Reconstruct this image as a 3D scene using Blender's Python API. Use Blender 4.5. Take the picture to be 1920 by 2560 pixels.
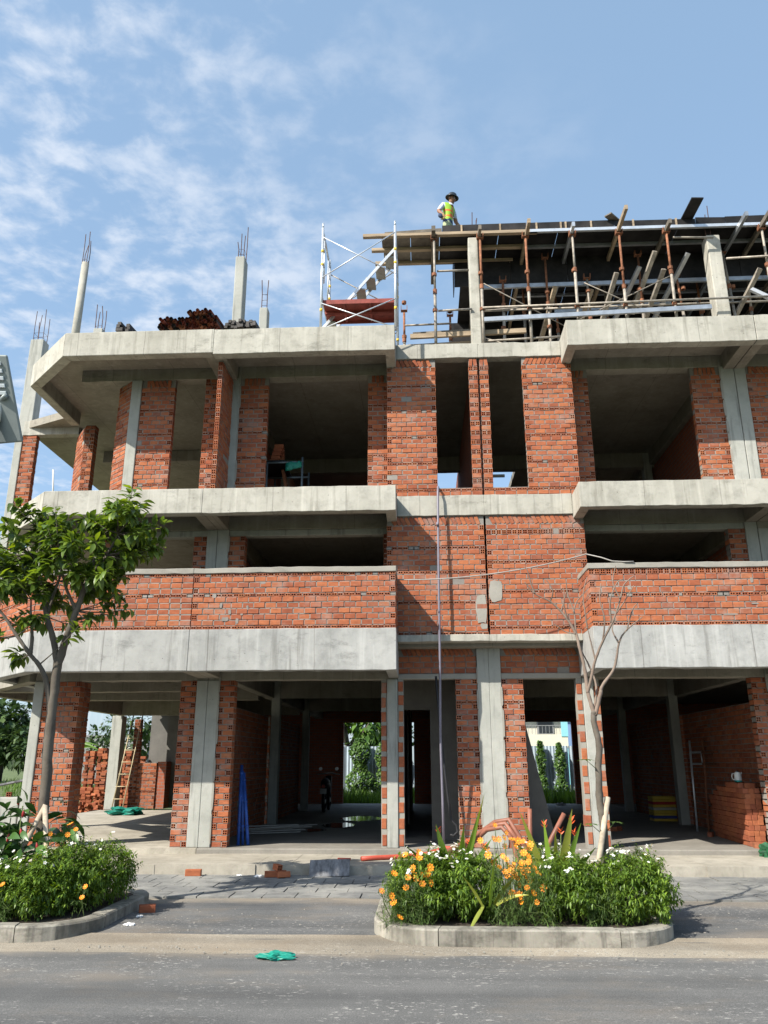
import bpy, bmesh, math, random
import numpy as np
from mathutils import Vector, Matrix

for o in list(bpy.data.objects):
    bpy.data.objects.remove(o, do_unlink=True)
scene = bpy.context.scene
COL = scene.collection
random.seed(7)
R = random.Random(11)
rad = math.radians

# ------------------------------------------------------------------ camera
cam_d = bpy.data.cameras.new('camera')
cam_d.sensor_fit = 'VERTICAL'; cam_d.sensor_height = 36.0; cam_d.lens = 1985.0/2560.0*36.0
cam_d.clip_start = 0.05; cam_d.clip_end = 2000.0
cam = bpy.data.objects.new('camera', cam_d); COL.objects.link(cam)
cr = Vector((0.99882172, 0.04850162, -0.00166476)); cu = Vector((0.01615239, -0.2998963, 0.95383505))
cf = Vector((-0.04576329, 0.95273805, 0.30032636))
cr.normalize(); cf.normalize(); cu = cr.cross(cf)
M = Matrix.Identity(4)
for i in range(3):
    M[i][0], M[i][1], M[i][2] = cr[i], cu[i], -cf[i]
M[2][3] = 1.6
cam.matrix_world = M
scene.camera = cam

# ------------------------------------------------------------------ sky, sun, exposure
SUN_TO = Vector((-1.06, -1.0, 1.31)).normalized()      # direction from the scene to the sun
SUN_EL = math.asin(SUN_TO.z); SUN_AZ = math.atan2(SUN_TO.x, SUN_TO.y)
world = bpy.data.worlds.new('World'); scene.world = world; world.use_nodes = True
wn = world.node_tree.nodes; wl = world.node_tree.links; wn.clear()
w_out = wn.new('ShaderNodeOutputWorld'); w_bg = wn.new('ShaderNodeBackground'); w_bg.inputs[1].default_value = 0.10
sky = wn.new('ShaderNodeTexSky'); sky.sky_type = 'NISHITA'; sky.sun_disc = False
sky.sun_elevation = SUN_EL; sky.sun_rotation = SUN_AZ
sky.air_density = 1.0; sky.dust_density = 1.6; sky.ozone_density = 1.6; sky.altitude = 0
w_tc = wn.new('ShaderNodeTexCoord')
# clouds live on a plane far above: direction divided by its height, so they thin towards the horizon
w_sep = wn.new('ShaderNodeSeparateXYZ'); wl.new(w_tc.outputs['Generated'], w_sep.inputs[0])
w_zc = wn.new('ShaderNodeMath'); w_zc.operation = 'MAXIMUM'; w_zc.inputs[1].default_value = 0.06; wl.new(w_sep.outputs[2], w_zc.inputs[0])
w_dx = wn.new('ShaderNodeMath'); w_dx.operation = 'DIVIDE'; wl.new(w_sep.outputs[0], w_dx.inputs[0]); wl.new(w_zc.outputs[0], w_dx.inputs[1])
w_dy = wn.new('ShaderNodeMath'); w_dy.operation = 'DIVIDE'; wl.new(w_sep.outputs[1], w_dy.inputs[0]); wl.new(w_zc.outputs[0], w_dy.inputs[1])
w_cmb = wn.new('ShaderNodeCombineXYZ'); wl.new(w_dx.outputs[0], w_cmb.inputs[0]); wl.new(w_dy.outputs[0], w_cmb.inputs[1])
def w_noise(scale, detail, rough, off, dist=0.0):
    mp = wn.new('ShaderNodeMapping'); mp.inputs['Location'].default_value = off; wl.new(w_cmb.outputs[0], mp.inputs['Vector'])
    n = wn.new('ShaderNodeTexNoise'); n.inputs['Scale'].default_value = scale; n.inputs['Detail'].default_value = detail
    n.inputs['Roughness'].default_value = rough; n.inputs['Distortion'].default_value = dist
    wl.new(mp.outputs[0], n.inputs['Vector']); return n
n_big = w_noise(1.3, 3.0, 0.5, (0.4, 2.2, 0.0))
n_sml = w_noise(11.0, 6.0, 0.58, (1.3, 5.2, 0.0), 0.2)
n_fin = w_noise(2.8, 4.0, 0.55, (7.3, 0.2, 0.0))
# a bank of broken cloud lies over the left half of the sky, thinning to the right
w_bank = wn.new('ShaderNodeMath'); w_bank.operation = 'MULTIPLY_ADD'; w_bank.inputs[1].default_value = 0.75; wl.new(n_big.outputs['Fac'], w_bank.inputs[0])
w_nx = wn.new('ShaderNodeMath'); w_nx.operation = 'MULTIPLY'; w_nx.inputs[1].default_value = -0.62; wl.new(w_dx.outputs[0], w_nx.inputs[0]); wl.new(w_nx.outputs[0], w_bank.inputs[2])
w_big = wn.new('ShaderNodeMapRange'); w_big.interpolation_type = 'SMOOTHSTEP'; w_big.inputs[1].default_value = 0.16; w_big.inputs[2].default_value = 0.74
wl.new(w_bank.outputs[0], w_big.inputs[0])
w_add = wn.new('ShaderNodeMath'); w_add.operation = 'MULTIPLY_ADD'; w_add.inputs[1].default_value = 0.42; wl.new(n_fin.outputs['Fac'], w_add.inputs[0])
w_h = wn.new('ShaderNodeMath'); w_h.operation = 'MULTIPLY'; w_h.inputs[1].default_value = 0.58; wl.new(n_sml.outputs['Fac'], w_h.inputs[0]); wl.new(w_h.outputs[0], w_add.inputs[2])
w_sml = wn.new('ShaderNodeMapRange'); w_sml.interpolation_type = 'SMOOTHSTEP'; w_sml.inputs[1].default_value = 0.44; w_sml.inputs[2].default_value = 0.66
wl.new(w_add.outputs[0], w_sml.inputs[0])
w_mul = wn.new('ShaderNodeMath'); w_mul.operation = 'MULTIPLY'; wl.new(w_big.outputs[0], w_mul.inputs[0]); wl.new(w_sml.outputs[0], w_mul.inputs[1])
w_fac = wn.new('ShaderNodeMath'); w_fac.operation = 'MULTIPLY'; w_fac.inputs[1].default_value = 0.66; wl.new(w_mul.outputs[0], w_fac.inputs[0])
w_air = wn.new('ShaderNodeMix'); w_air.data_type = 'RGBA'; w_air.inputs[0].default_value = 0.27; wl.new(sky.outputs[0], w_air.inputs[6]); w_air.inputs[7].default_value = (5.4, 8.2, 11.4, 1)
w_mix = wn.new('ShaderNodeMix'); w_mix.data_type = 'RGBA'; w_mix.clamp_factor = True
wl.new(w_fac.outputs[0], w_mix.inputs[0]); wl.new(w_air.outputs[2], w_mix.inputs[6]); w_mix.inputs[7].default_value = (6.2, 6.5, 7.0, 1)
wl.new(w_mix.outputs[2], w_bg.inputs[0]); wl.new(w_bg.outputs[0], w_out.inputs[0])

sun_d = bpy.data.lights.new('sun', 'SUN'); sun_d.energy = 5.0; sun_d.angle = rad(0.53); sun_d.color = (1.0, 0.95, 0.86)
sun = bpy.data.objects.new('sun', sun_d); COL.objects.link(sun)
sun.rotation_euler = SUN_TO.to_track_quat('Z', 'Y').to_euler(); sun.location = SUN_TO*60

vs = scene.view_settings
vs.view_transform = 'Standard'; vs.look = 'None'; vs.exposure = 0.62; vs.gamma = 1.0; vs.use_curve_mapping = False
scene.cycles.max_bounces = 6; scene.cycles.diffuse_bounces = 1; scene.cycles.glossy_bounces = 2
scene.cycles.transparent_max_bounces = 6; scene.cycles.caustics_reflective = False; scene.cycles.caustics_refractive = False
try:
    scene.cycles.use_denoising = True
except Exception:
    pass

# ------------------------------------------------------------------ materials
def nodes_of(name):
    m = bpy.data.materials.new(name); m.use_nodes = True
    nt = m.node_tree; b = nt.nodes.get('Principled BSDF')
    return m, nt.nodes, nt.links, b
def N(nodes, typ, **kw):
    n = nodes.new(typ)
    for k, v in kw.items():
        if k in n.inputs: n.inputs[k].default_value = v
        else: setattr(n, k, v)
    return n
def ramp(nodes, links, src, stops):
    r = nodes.new('ShaderNodeValToRGB'); e = r.color_ramp.elements
    while len(e) < len(stops): e.new(0.5)
    for i, (p, c) in enumerate(stops):
        e[i].position = p; e[i].color = (*c, 1) if len(c) == 3 else c
    links.new(src, r.inputs[0]); return r
def pos_noise(nodes, links, scale, detail=5, rough=0.6, stretch=(1, 1, 1), off=(0, 0, 0)):
    g = nodes.new('ShaderNodeNewGeometry')
    mp = nodes.new('ShaderNodeMapping'); mp.inputs['Scale'].default_value = stretch; mp.inputs['Location'].default_value = off
    links.new(g.outputs['Position'], mp.inputs['Vector'])
    n = nodes.new('ShaderNodeTexNoise'); n.inputs['Scale'].default_value = scale; n.inputs['Detail'].default_value = detail
    n.inputs['Roughness'].default_value = rough
    links.new(mp.outputs[0], n.inputs['Vector']); return n
def mixc(nodes, links, fac, a, b, mode='MIX'):
    m = nodes.new('ShaderNodeMix'); m.data_type = 'RGBA'; m.blend_type = mode; m.clamp_factor = True
    for i, v in ((0, fac), (6, a), (7, b)):
        if hasattr(v, 'links'): links.new(v, m.inputs[i])
        else: m.inputs[i].default_value = v if i == 0 else ((*v, 1) if len(v) == 3 else v)
    return m.outputs[2]
def bump(nodes, links, b, src, strength, dist=0.01):
    bp = nodes.new('ShaderNodeBump'); bp.inputs['Strength'].default_value = strength; bp.inputs['Distance'].default_value = dist
    links.new(src, bp.inputs['Height']); links.new(bp.outputs[0], b.inputs['Normal'])

def concrete(name, c0, c1, stain=0.5, streak=0.5, pits=0.35, streak_col=(0.10, 0.095, 0.08), rough=0.9, lines=0):
    m, n, l, b = nodes_of(name)
    big = pos_noise(n, l, 1.1, 6, 0.65)
    r1 = ramp(n, l, big.outputs['Fac'], [(0.3, c0), (0.7, c1)])
    mid = pos_noise(n, l, 4.3, 7, 0.7, (1, 1, 1), (4, 2, 1))
    r2 = ramp(n, l, mid.outputs['Fac'], [(0.48, (0, 0, 0)), (0.72, (1, 1, 1))])
    f2 = N(n, 'ShaderNodeMath', operation='MULTIPLY'); l.new(r2.outputs[0], f2.inputs[0]); f2.inputs[1].default_value = stain*0.5
    col = mixc(n, l, f2.outputs[0], r1.outputs[0], tuple(v*0.62 for v in c0))
    st = pos_noise(n, l, 3.0, 5, 0.6, (3.2, 3.2, 0.22), (1, 7, 3))
    r3 = ramp(n, l, st.outputs['Fac'], [(0.55, (0, 0, 0)), (0.75, (1, 1, 1))])
    f3 = N(n, 'ShaderNodeMath', operation='MULTIPLY'); l.new(r3.outputs[0], f3.inputs[0]); f3.inputs[1].default_value = streak*0.55
    col = mixc(n, l, f3.outputs[0], col, streak_col)
    g = n.new('ShaderNodeNewGeometry')
    vo = N(n, 'ShaderNodeTexVoronoi', Scale=6.5); l.new(g.outputs['Position'], vo.inputs['Vector'])
    pr = ramp(n, l, vo.outputs['Distance'], [(0.035, (1, 1, 1)), (0.075, (0, 0, 0))])
    fp = N(n, 'ShaderNodeMath', operation='MULTIPLY'); l.new(pr.outputs[0], fp.inputs[0]); fp.inputs[1].default_value = pits
    col = mixc(n, l, fp.outputs[0], col, (0.07, 0.065, 0.055))
    if lines:
        sp = n.new('ShaderNodeSeparateXYZ'); l.new(g.outputs['Position'], sp.inputs[0])
        wob = pos_noise(n, l, 2.0, 3, 0.5, (1, 1, 1), (5, 5, 5))
        sx = N(n, 'ShaderNodeMath', operation='MULTIPLY_ADD'); l.new(wob.outputs['Fac'], sx.inputs[0]); sx.inputs[1].default_value = 0.03; l.new(sp.outputs[0], sx.inputs[2])
        dv = N(n, 'ShaderNodeMath', operation='DIVIDE'); l.new(sx.outputs[0], dv.inputs[0]); dv.inputs[1].default_value = lines
        fr = N(n, 'ShaderNodeMath', operation='FRACT'); l.new(dv.outputs[0], fr.inputs[0])
        lr = ramp(n, l, fr.outputs[0], [(0.006, (1, 1, 1)), (0.011, (0, 0, 0))])
        fl = N(n, 'ShaderNodeMath', operation='MULTIPLY'); l.new(lr.outputs[0], fl.inputs[0]); fl.inputs[1].default_value = 0.55
        col = mixc(n, l, fl.outputs[0], col, (0.10, 0.09, 0.08))
        ls = pos_noise(n, l, 2.2, 5, 0.6, (4.0, 4.0, 0.16), (3, 1, 8))
        r5 = ramp(n, l, ls.outputs['Fac'], [(0.54, (0, 0, 0)), (0.72, (1, 1, 1))])
        f5 = N(n, 'ShaderNodeMath', operation='MULTIPLY'); l.new(r5.outputs[0], f5.inputs[0]); f5.inputs[1].default_value = 0.4
        col = mixc(n, l, f5.outputs[0], col, tuple(min(0.72, v*1.28) for v in c1))
        hc = pos_noise(n, l, 1.6, 8, 0.75, (1, 1, 2.5), (11, 3, 6))          # honeycombing and damp patches
        r6 = ramp(n, l, hc.outputs['Fac'], [(0.57, (0, 0, 0)), (0.67, (1, 1, 1))])
        f6 = N(n, 'ShaderNodeMath', operation='MULTIPLY'); l.new(r6.outputs[0], f6.inputs[0]); f6.inputs[1].default_value = 0.5
        col = mixc(n, l, f6.outputs[0], col, tuple(v*0.5 for v in c0))
    fine = pos_noise(n, l, 55, 4, 0.7)
    col = mixc(n, l, 0.16, col, fine.outputs['Color'], 'SOFT_LIGHT')
    l.new(col, b.inputs['Base Color']); b.inputs['Roughness'].default_value = rough
    b.inputs['Specular IOR Level'].default_value = 0.25
    bump(n, l, b, mid.outputs['Fac'], 0.35, 0.015)
    return m

def plain(name, c, rough=0.7, metal=0.0, var=0.25, scale=8.0, spec=0.4, bumpy=0.0, stretch=(1, 1, 1)):
    m, n, l, b = nodes_of(name)
    ns = pos_noise(n, l, scale, 5, 0.65, stretch)
    oi = n.new('ShaderNodeObjectInfo')
    a = tuple(v*(1-var) for v in c); d = tuple(min(1, v*(1+var)) for v in c)
    r = ramp(n, l, ns.outputs['Fac'], [(0.3, a), (0.7, d)])
    hs = N(n, 'ShaderNodeMapRange'); hs.inputs[3].default_value = 1-var*0.5; hs.inputs[4].default_value = 1+var*0.5; l.new(oi.outputs['Random'], hs.inputs[0])
    hv = n.new('ShaderNodeHueSaturation'); l.new(hs.outputs[0], hv.inputs['Value']); l.new(r.outputs[0], hv.inputs['Color'])
    l.new(hv.outputs[0], b.inputs['Base Color'])
    b.inputs['Roughness'].default_value = rough; b.inputs['Metallic'].default_value = metal; b.inputs['Specular IOR Level'].default_value = spec
    if bumpy: bump(n, l, b, ns.outputs['Fac'], bumpy, 0.01)
    return m

def brick_mat(name, dark=1.0, smear=0.62):
    m, n, l, b = nodes_of(name)
    oi = n.new('ShaderNodeObjectInfo'); at = n.new('ShaderNodeAttribute'); at.attribute_name = 'rnd'
    ad = N(n, 'ShaderNodeMath', operation='ADD'); l.new(oi.outputs['Random'], ad.inputs[0]); l.new(at.outputs['Fac'], ad.inputs[1])
    fr = N(n, 'ShaderNodeMath', operation='FRACT'); l.new(ad.outputs[0], fr.inputs[0])
    k = dark
    rr = ramp(n, l, fr.outputs[0], [(0.0, (0.30*k, 0.092*k, 0.049*k)), (0.3, (0.375*k, 0.120*k, 0.060*k)), (0.55, (0.41*k, 0.136*k, 0.064*k)),
                                     (0.8, (0.435*k, 0.152*k, 0.070*k)), (0.93, (0.29*k, 0.100*k, 0.062*k)), (1.0, (0.43*k, 0.17*k, 0.085*k))])
    ns = pos_noise(n, l, 9.0, 5, 0.65, (1, 1, 2.2))
    r2 = ramp(n, l, ns.outputs['Fac'], [(0.3, (0.72, 0.70, 0.70)), (0.7, (1.12, 1.1, 1.05))])
    col = mixc(n, l, 1.0, rr.outputs[0], r2.outputs[0], 'MULTIPLY')
    # cement smeared over the faces
    sm = pos_noise(n, l, 2.3, 8, 0.72, (1, 1, 1), (9, 4, 2))
    r3 = ramp(n, l, sm.outputs['Fac'], [(0.52, (0, 0, 0)), (0.72, (1, 1, 1))])
    f3 = N(n, 'ShaderNodeMath', operation='MULTIPLY'); l.new(r3.outputs[0], f3.inputs[0]); f3.inputs[1].default_value = smear
    col = mixc(n, l, f3.outputs[0], col, (0.33*k, 0.27*k, 0.235*k))
    l.new(col, b.inputs['Base Color']); b.inputs['Roughness'].default_value = 0.88; b.inputs['Specular IOR Level'].default_value = 0.2
    gr = pos_noise(n, l, 3.0, 3, 0.5, (1, 1, 30))
    bump(n, l, b, gr.outputs['Fac'], 0.35, 0.006)
    return m

MT = {}
MT['conc_band'] = concrete('board_marked_concrete', (0.35, 0.332, 0.28), (0.50, 0.478, 0.415), 1.1, 0.95, 0.7, (0.11, 0.10, 0.075), lines=1.27)
MT['conc_grey'] = concrete('weathered_grey_concrete', (0.29, 0.29, 0.275), (0.44, 0.435, 0.41), 1.0, 1.3, 0.6, (0.16, 0.155, 0.14), lines=1.73)
MT['conc_col'] = concrete('column_concrete', (0.33, 0.335, 0.30), (0.45, 0.445, 0.40), 0.7, 1.2, 0.45, (0.10, 0.10, 0.088))
MT['conc_soffit'] = concrete('soffit_concrete', (0.24, 0.215, 0.175), (0.36, 0.33, 0.275), 0.8, 0.2, 0.25, lines=1.22)  # base tone lowered so the shade under slabs and inside reads deeper
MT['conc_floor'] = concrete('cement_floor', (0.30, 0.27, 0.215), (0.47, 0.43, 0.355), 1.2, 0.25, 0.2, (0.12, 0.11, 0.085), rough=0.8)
MT['conc_inner'] = concrete('garage_floor', (0.20, 0.185, 0.16), (0.30, 0.275, 0.235), 0.8, 0.0, 0.15, rough=0.75)  # darker than cement_floor: interior shade of the garages put into the colour
MT['conc_kerb'] = concrete('kerb_concrete', (0.14, 0.13, 0.105), (0.40, 0.37, 0.31), 1.7, 1.7, 0.6, (0.045, 0.045, 0.038), lines=0.61)
MT['mortar'] = concrete('mortar', (0.19, 0.17, 0.15), (0.33, 0.30, 0.265), 0.5, 0.0, 0.15)
MT['mortar_patch'] = concrete('mortar_patch', (0.26, 0.245, 0.21), (0.37, 0.345, 0.30), 0.5, 0.0, 0.3)
MT['brick'] = brick_mat('red_brick')
MT['brick_new'] = brick_mat('new_brick', 0.95, 0.08)

# ------------------------------------------------------------------ mesh helpers
def link(o): COL.objects.link(o); return o
ROOTLOC = {}
def tag(o, label=None, cat=None, group=None, kind=None):
    if label: o['label'] = label
    if cat: o['category'] = cat
    if group: o['group'] = group
    if kind: o['kind'] = kind
    return o
def thing(name, loc, label, cat, group=None):
    o = bpy.data.objects.new(name, None); link(o); o.location = loc; o.empty_display_size = 0.2
    ROOTLOC[o.name] = Vector(loc)
    return tag(o, label, cat, group)
def adopt(o, p):
    """make o a child of p without moving it (p is a root Empty, or a part that sits at identity in world space)"""
    if p is None: return o
    o.parent = p
    o.matrix_parent_inverse = Matrix.Translation(-ROOTLOC.get(p.name, Vector((0, 0, 0))))
    return o
class MB:
    def __init__(s): s.v = []; s.f = []; s.r = []; s.mi = []; s.sm = False
    def add(s, vs, fs, rnd=0.0, mi=0):
        k = len(s.v); s.v.extend([tuple(v) for v in vs])
        for f in fs: s.f.append(tuple(i+k for i in f)); s.r.append(rnd); s.mi.append(mi)
    def box(s, x0, x1, y0, y1, z0, z1, rnd=0.0, mi=0):
        s.add([(x0,y0,z0),(x1,y0,z0),(x1,y1,z0),(x0,y1,z0),(x0,y0,z1),(x1,y0,z1),(x1,y1,z1),(x0,y1,z1)],
              [(3,2,1,0),(4,5,6,7),(0,1,5,4),(1,2,6,5),(2,3,7,6),(3,0,4,7)], rnd, mi); return s
    def bar(s, a, b, w, h, up=(0, 0, 1), mi=0):
        a = Vector(a); b = Vector(b); d = (b-a).normalized(); up = Vector(up)
        sd = d.cross(up)
        if sd.length < 1e-4: sd = d.cross(Vector((0, 1, 0)))
        sd.normalize(); u = sd.cross(d).normalized()
        vs = []
        for p in (a, b):
            for q in ((-1,-1),(1,-1),(1,1),(-1,1)): vs.append(p+sd*(q[0]*w/2)+u*(q[1]*h/2))
        s.add(vs, [(3,2,1,0),(4,5,6,7),(0,1,5,4),(1,2,6,5),(2,3,7,6),(3,0,4,7)], 0, mi); return s
    def tube(s, pts, rs, n=8, cap=True, mi=0):
        pts = [Vector(p) for p in pts]
        if not hasattr(rs, '__len__'): rs = [rs]*len(pts)
        prev = None; rings = []; k0 = len(s.v)
        for i, p in enumerate(pts):
            t = (pts[min(i+1, len(pts)-1)]-pts[max(i-1, 0)]).normalized()
            if prev is None:
                a = t.cross(Vector((0, 0, 1)))
                if a.length < 0.05: a = t.cross(Vector((0, 1, 0)))
            else:
                a = prev - t*prev.dot(t)
                if a.length < 1e-4: a = t.cross(Vector((0, 1, 0)))
            a.normalize(); prev = a; b = t.cross(a)
            for j in range(n):
                an = 2*math.pi*j/n; s.v.append(tuple(p+(a*math.cos(an)+b*math.sin(an))*rs[i]))
        for i in range(len(pts)-1):
            for j in range(n):
                a0 = k0+i*n+j; a1 = k0+i*n+(j+1) % n
                s.f.append((a0, a1, a1+n, a0+n)); s.r.append(0); s.mi.append(mi)
        if cap:
            s.f.append(tuple(k0+j for j in range(n-1, -1, -1))); s.r.append(0); s.mi.append(mi)
            e = k0+(len(pts)-1)*n; s.f.append(tuple(e+j for j in range(n))); s.r.append(0); s.mi.append(mi)
        return s
    def prism(s, poly, z0, z1, mi=0):
        n = len(poly); vs = [(p[0], p[1], z0) for p in poly]+[(p[0], p[1], z1) for p in poly]
        fs = [tuple(range(n-1, -1, -1)), tuple(range(n, 2*n))]+[(i, (i+1) % n, n+(i+1) % n, n+i) for i in range(n)]
        s.add(vs, fs, 0, mi); return s
    def lathe(s, c, prof, n=16, axis=None, mi=0):
        k = len(s.v); c = Vector(c)
        A = Matrix.Identity(3) if axis is None else Vector(axis).normalized().to_track_quat('Z', 'Y').to_matrix()
        for (r, z) in prof:
            for j in range(n):
                an = 2*math.pi*j/n; s.v.append(tuple(c+A @ Vector((r*math.cos(an), r*math.sin(an), z))))
        for i in range(len(prof)-1):
            for j in range(n):
                a0 = k+i*n+j; a1 = k+i*n+(j+1) % n
                s.f.append((a0, a1, a1+n, a0+n)); s.r.append(0); s.mi.append(mi)
        return s
    def mesh(s, name, mats, smooth=False):
        me = bpy.data.meshes.new(name); me.from_pydata(s.v, [], s.f)
        if not isinstance(mats, (list, tuple)): mats = [mats]
        for m in mats: me.materials.append(MT[m] if isinstance(m, str) else m)
        if any(s.mi): me.polygons.foreach_set('material_index', s.mi)
        if any(s.r):
            a = me.attributes.new('rnd', 'FLOAT', 'FACE'); a.data.foreach_set('value', s.r)
        if smooth or s.sm: me.polygons.foreach_set('use_smooth', [True]*len(me.polygons))
        me.update(); return me
    def build(s, name, mats, parent=None, smooth=False, bevel=0.0):
        o = bpy.data.objects.new(name, s.mesh(name, mats, smooth)); link(o); adopt(o, parent)
        if bevel:
            bv = o.modifiers.new('bevel', 'BEVEL'); bv.width = bevel; bv.segments = 2; bv.limit_method = 'ANGLE'
        return o
RW = random.Random(77)
def boxpart(name, mat, parent, x0, x1, y0, y1, z0, z1, bevel=0.012):
    if bevel and x1-x0 > 1.2 and 'beam' in name or name in ('ledge', 'parapet_cap'):        # cast edges are never quite straight
        n_ = max(2, int((x1-x0)/0.16)); m = MB(); vs = []
        for i in range(n_+1):
            x = x0+(x1-x0)*i/n_; e = 0 if i in (0, n_) else 1
            for y, z in ((y0, z0), (y1, z0), (y1, z1), (y0, z1)):
                vs.append((x, y+e*(RW.gauss(0, .0028) if y == y0 else 0), z+e*(RW.gauss(0, .0035)+.003*math.sin(x*2.1))))
        fs = [(3, 2, 1, 0), tuple(n_*4+k for k in range(4))]
        for i in range(n_):
            for k in range(4): a = i*4+k; b = i*4+(k+1) % 4; fs.append((a, b, b+4, a+4))
        m.add(vs, fs); return m.build(name, mat, parent, bevel=min(bevel, .008))
    return MB().box(x0, x1, y0, y1, z0, z1).build(name, mat, parent, bevel=bevel)
def struct(o): o['kind'] = 'structure'; return o
# ------------------------------------------------------------------ bricks
BL, BH, BD = 0.174, 0.080, 0.10      # nominal brick: length, height, depth (one wythe)
def chamfer_box(w, d, h, c=0.005):
    """front face towards -y, chamfered front edges; w along x, h along z, centred"""
    mb = MB(); x, z, y0, y1 = w/2, h/2, -d/2, d/2
    vs = [(-x+c, y0, -z+c), (x-c, y0, -z+c), (x-c, y0, z-c), (-x+c, y0, z-c), (-x, y0+c, -z), (x, y0+c, -z), (x, y0+c, z), (-x, y0+c, z),
          (-x, y1, -z), (x, y1, -z), (x, y1, z), (-x, y1, z)]
    fs = [(0, 1, 2, 3)]
    for i in range(4):
        j = (i+1) % 4
        fs += [(4+i, 4+j, j, i), (8+i, 8+j, 4+j, 4+i)]
    fs.append((11, 10, 9, 8)); mb.add(vs, fs); return mb
def holed_box(w, d, h, nx, nz, deep=0.085):
    """perforated end face: nx by nz square holes"""
    mb = MB(); x, z, y0, y1 = w/2, h/2, -d/2, d/2
    def grid(L, n):
        hole = 0.33*L if n == 2 else 0.52*L
        web = (L-n*hole)/(n+1); g = [-L/2]
        for i in range(n): g += [g[-1]+web, g[-1]+web+hole]
        g.append(L/2); return g
    gx, gz = grid(w, nx), grid(h, nz)
    V = {}
    def vid(i, k, lay):
        key = (i, k, lay)
        if key not in V:
            V[key] = len(mb.v); mb.v.append((gx[i], y0+(deep if lay else 0), gz[k]))
        return V[key]
    def F(*f): mb.f.append(f); mb.r.append(0); mb.mi.append(0)
    for i in range(len(gx)-1):
        for k in range(len(gz)-1):
            q = [(i, k), (i+1, k), (i+1, k+1), (i, k+1)]
            if i % 2 == 1 and k % 2 == 1:
                F(*[vid(a, b, 1) for a, b in q])
                for t in range(4):
                    a, b = q[t], q[(t+1) % 4]
                    F(vid(*a, 0), vid(*b, 0), vid(*b, 1), vid(*a, 1))
            else: F(*[vid(a, b, 0) for a, b in q])
    mb.add([(-x, y0, -z), (x, y0, -z), (x, y0, z), (-x, y0, z), (-x, y1, -z), (x, y1, -z), (x, y1, z), (-x, y1, z)],
           [(4, 5, 1, 0), (5, 6, 2, 1), (6, 7, 3, 2), (7, 4, 0, 3), (7, 6, 5, 4)])
    return mb
BRICK_MB = {'S': chamfer_box(BL, BD, BH), 'H': holed_box(0.084, BD, BH, 2, 2), 'T': holed_box(0.086, BD, 0.044, 2, 1)}
BRICK_DIM = {'S': (BL, BH), 'H': (0.084, BH), 'T': (0.086, 0.044)}
BRICK_ME = {k: v.mesh('brick_'+k, 'brick') for k, v in BRICK_MB.items()}
CAMP = Vector((0, 0, 1.6))
def in_view(p, m=0.0):
    d = p-CAMP; zc = d.dot(cf)
    if zc < 0.1: return False
    x = 1985*d.dot(cr)/zc; y = 1985*d.dot(cu)/zc
    return abs(x) < 960-m and abs(y) < 1280-m

class Bricklayer:
    """collects every brick of one house; the 300 that show largest become objects of their own, the rest one part"""
    def __init__(s, house): s.house = house; s.items = []
    def put(s, wall, kind, Mx, scl, show=1.0):
        s.items.append((wall, kind, Mx, scl, show))
    def finish(s, limit=300):
        def key(it):
            p = it[2].translation
            return (0 if in_view(p) else 1e6) + (p-CAMP).length/it[4]
        s.items.sort(key=key)
        for wall, kind, Mx, scl, show in s.items[:limit]:
            o = bpy.data.objects.new('brick', BRICK_ME[kind]); link(o); o.parent = wall
            o.matrix_basis = Mx @ Matrix.Diagonal((*scl, 1))
        mb = MB()
        for wall, kind, Mx, scl, show in s.items[limit:]:
            src = BRICK_MB[kind]; T = Mx @ Matrix.Diagonal((*scl, 1))
            mb.add([T @ Vector(v) for v in src.v], src.f, R.random()*0.98+0.01)
        if mb.v:
            o = mb.build('further_bricks', 'brick', s.house); o['kind'] = 'stuff'

def layout(L, i, quoin):
    """one course of length L as a list of (kind, x0, x1)"""
    j = 0.011; out = []
    def fill(a, b, first=None):
        n = max(1, round((b-a)/0.186))
        if first is None: w = (b-a)/n; return [('S', a+k*w, a+(k+1)*w) for k in range(n)]
        r = []; x = a; 
        if first < b-a-0.06:
            r.append(('S', a, a+first)); x = a+first
        n = max(1, round((b-x)/0.186)); w = (b-x)/n
        return r+[('S', x+k*w, x+(k+1)*w) for k in range(n)]
    hw = 0.094
    if L < 0.13: out = [('H', 0, L)]
    elif L < 0.215: out = [('H', 0, L/2), ('H', L/2, L)] if i % 2 else [('S', 0, L)]
    elif L < 0.335: out = [('H', 0, hw), ('S', hw, L)] if i % 2 else [('S', 0, L-hw), ('H', L-hw, L)]
    elif L < 0.44: out = [('H', 0, hw), ('S', hw, L-hw), ('H', L-hw, L)] if i % 2 else fill(0, L)
    elif quoin:
        if i % 2: out = [('H', 0, hw)]+fill(hw, L-hw)+[('H', L-hw, L)]
        else: out = fill(0, L, 0.186)
    else: out = fill(0, L, 0.093 if i % 2 else None)
    return out

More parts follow.
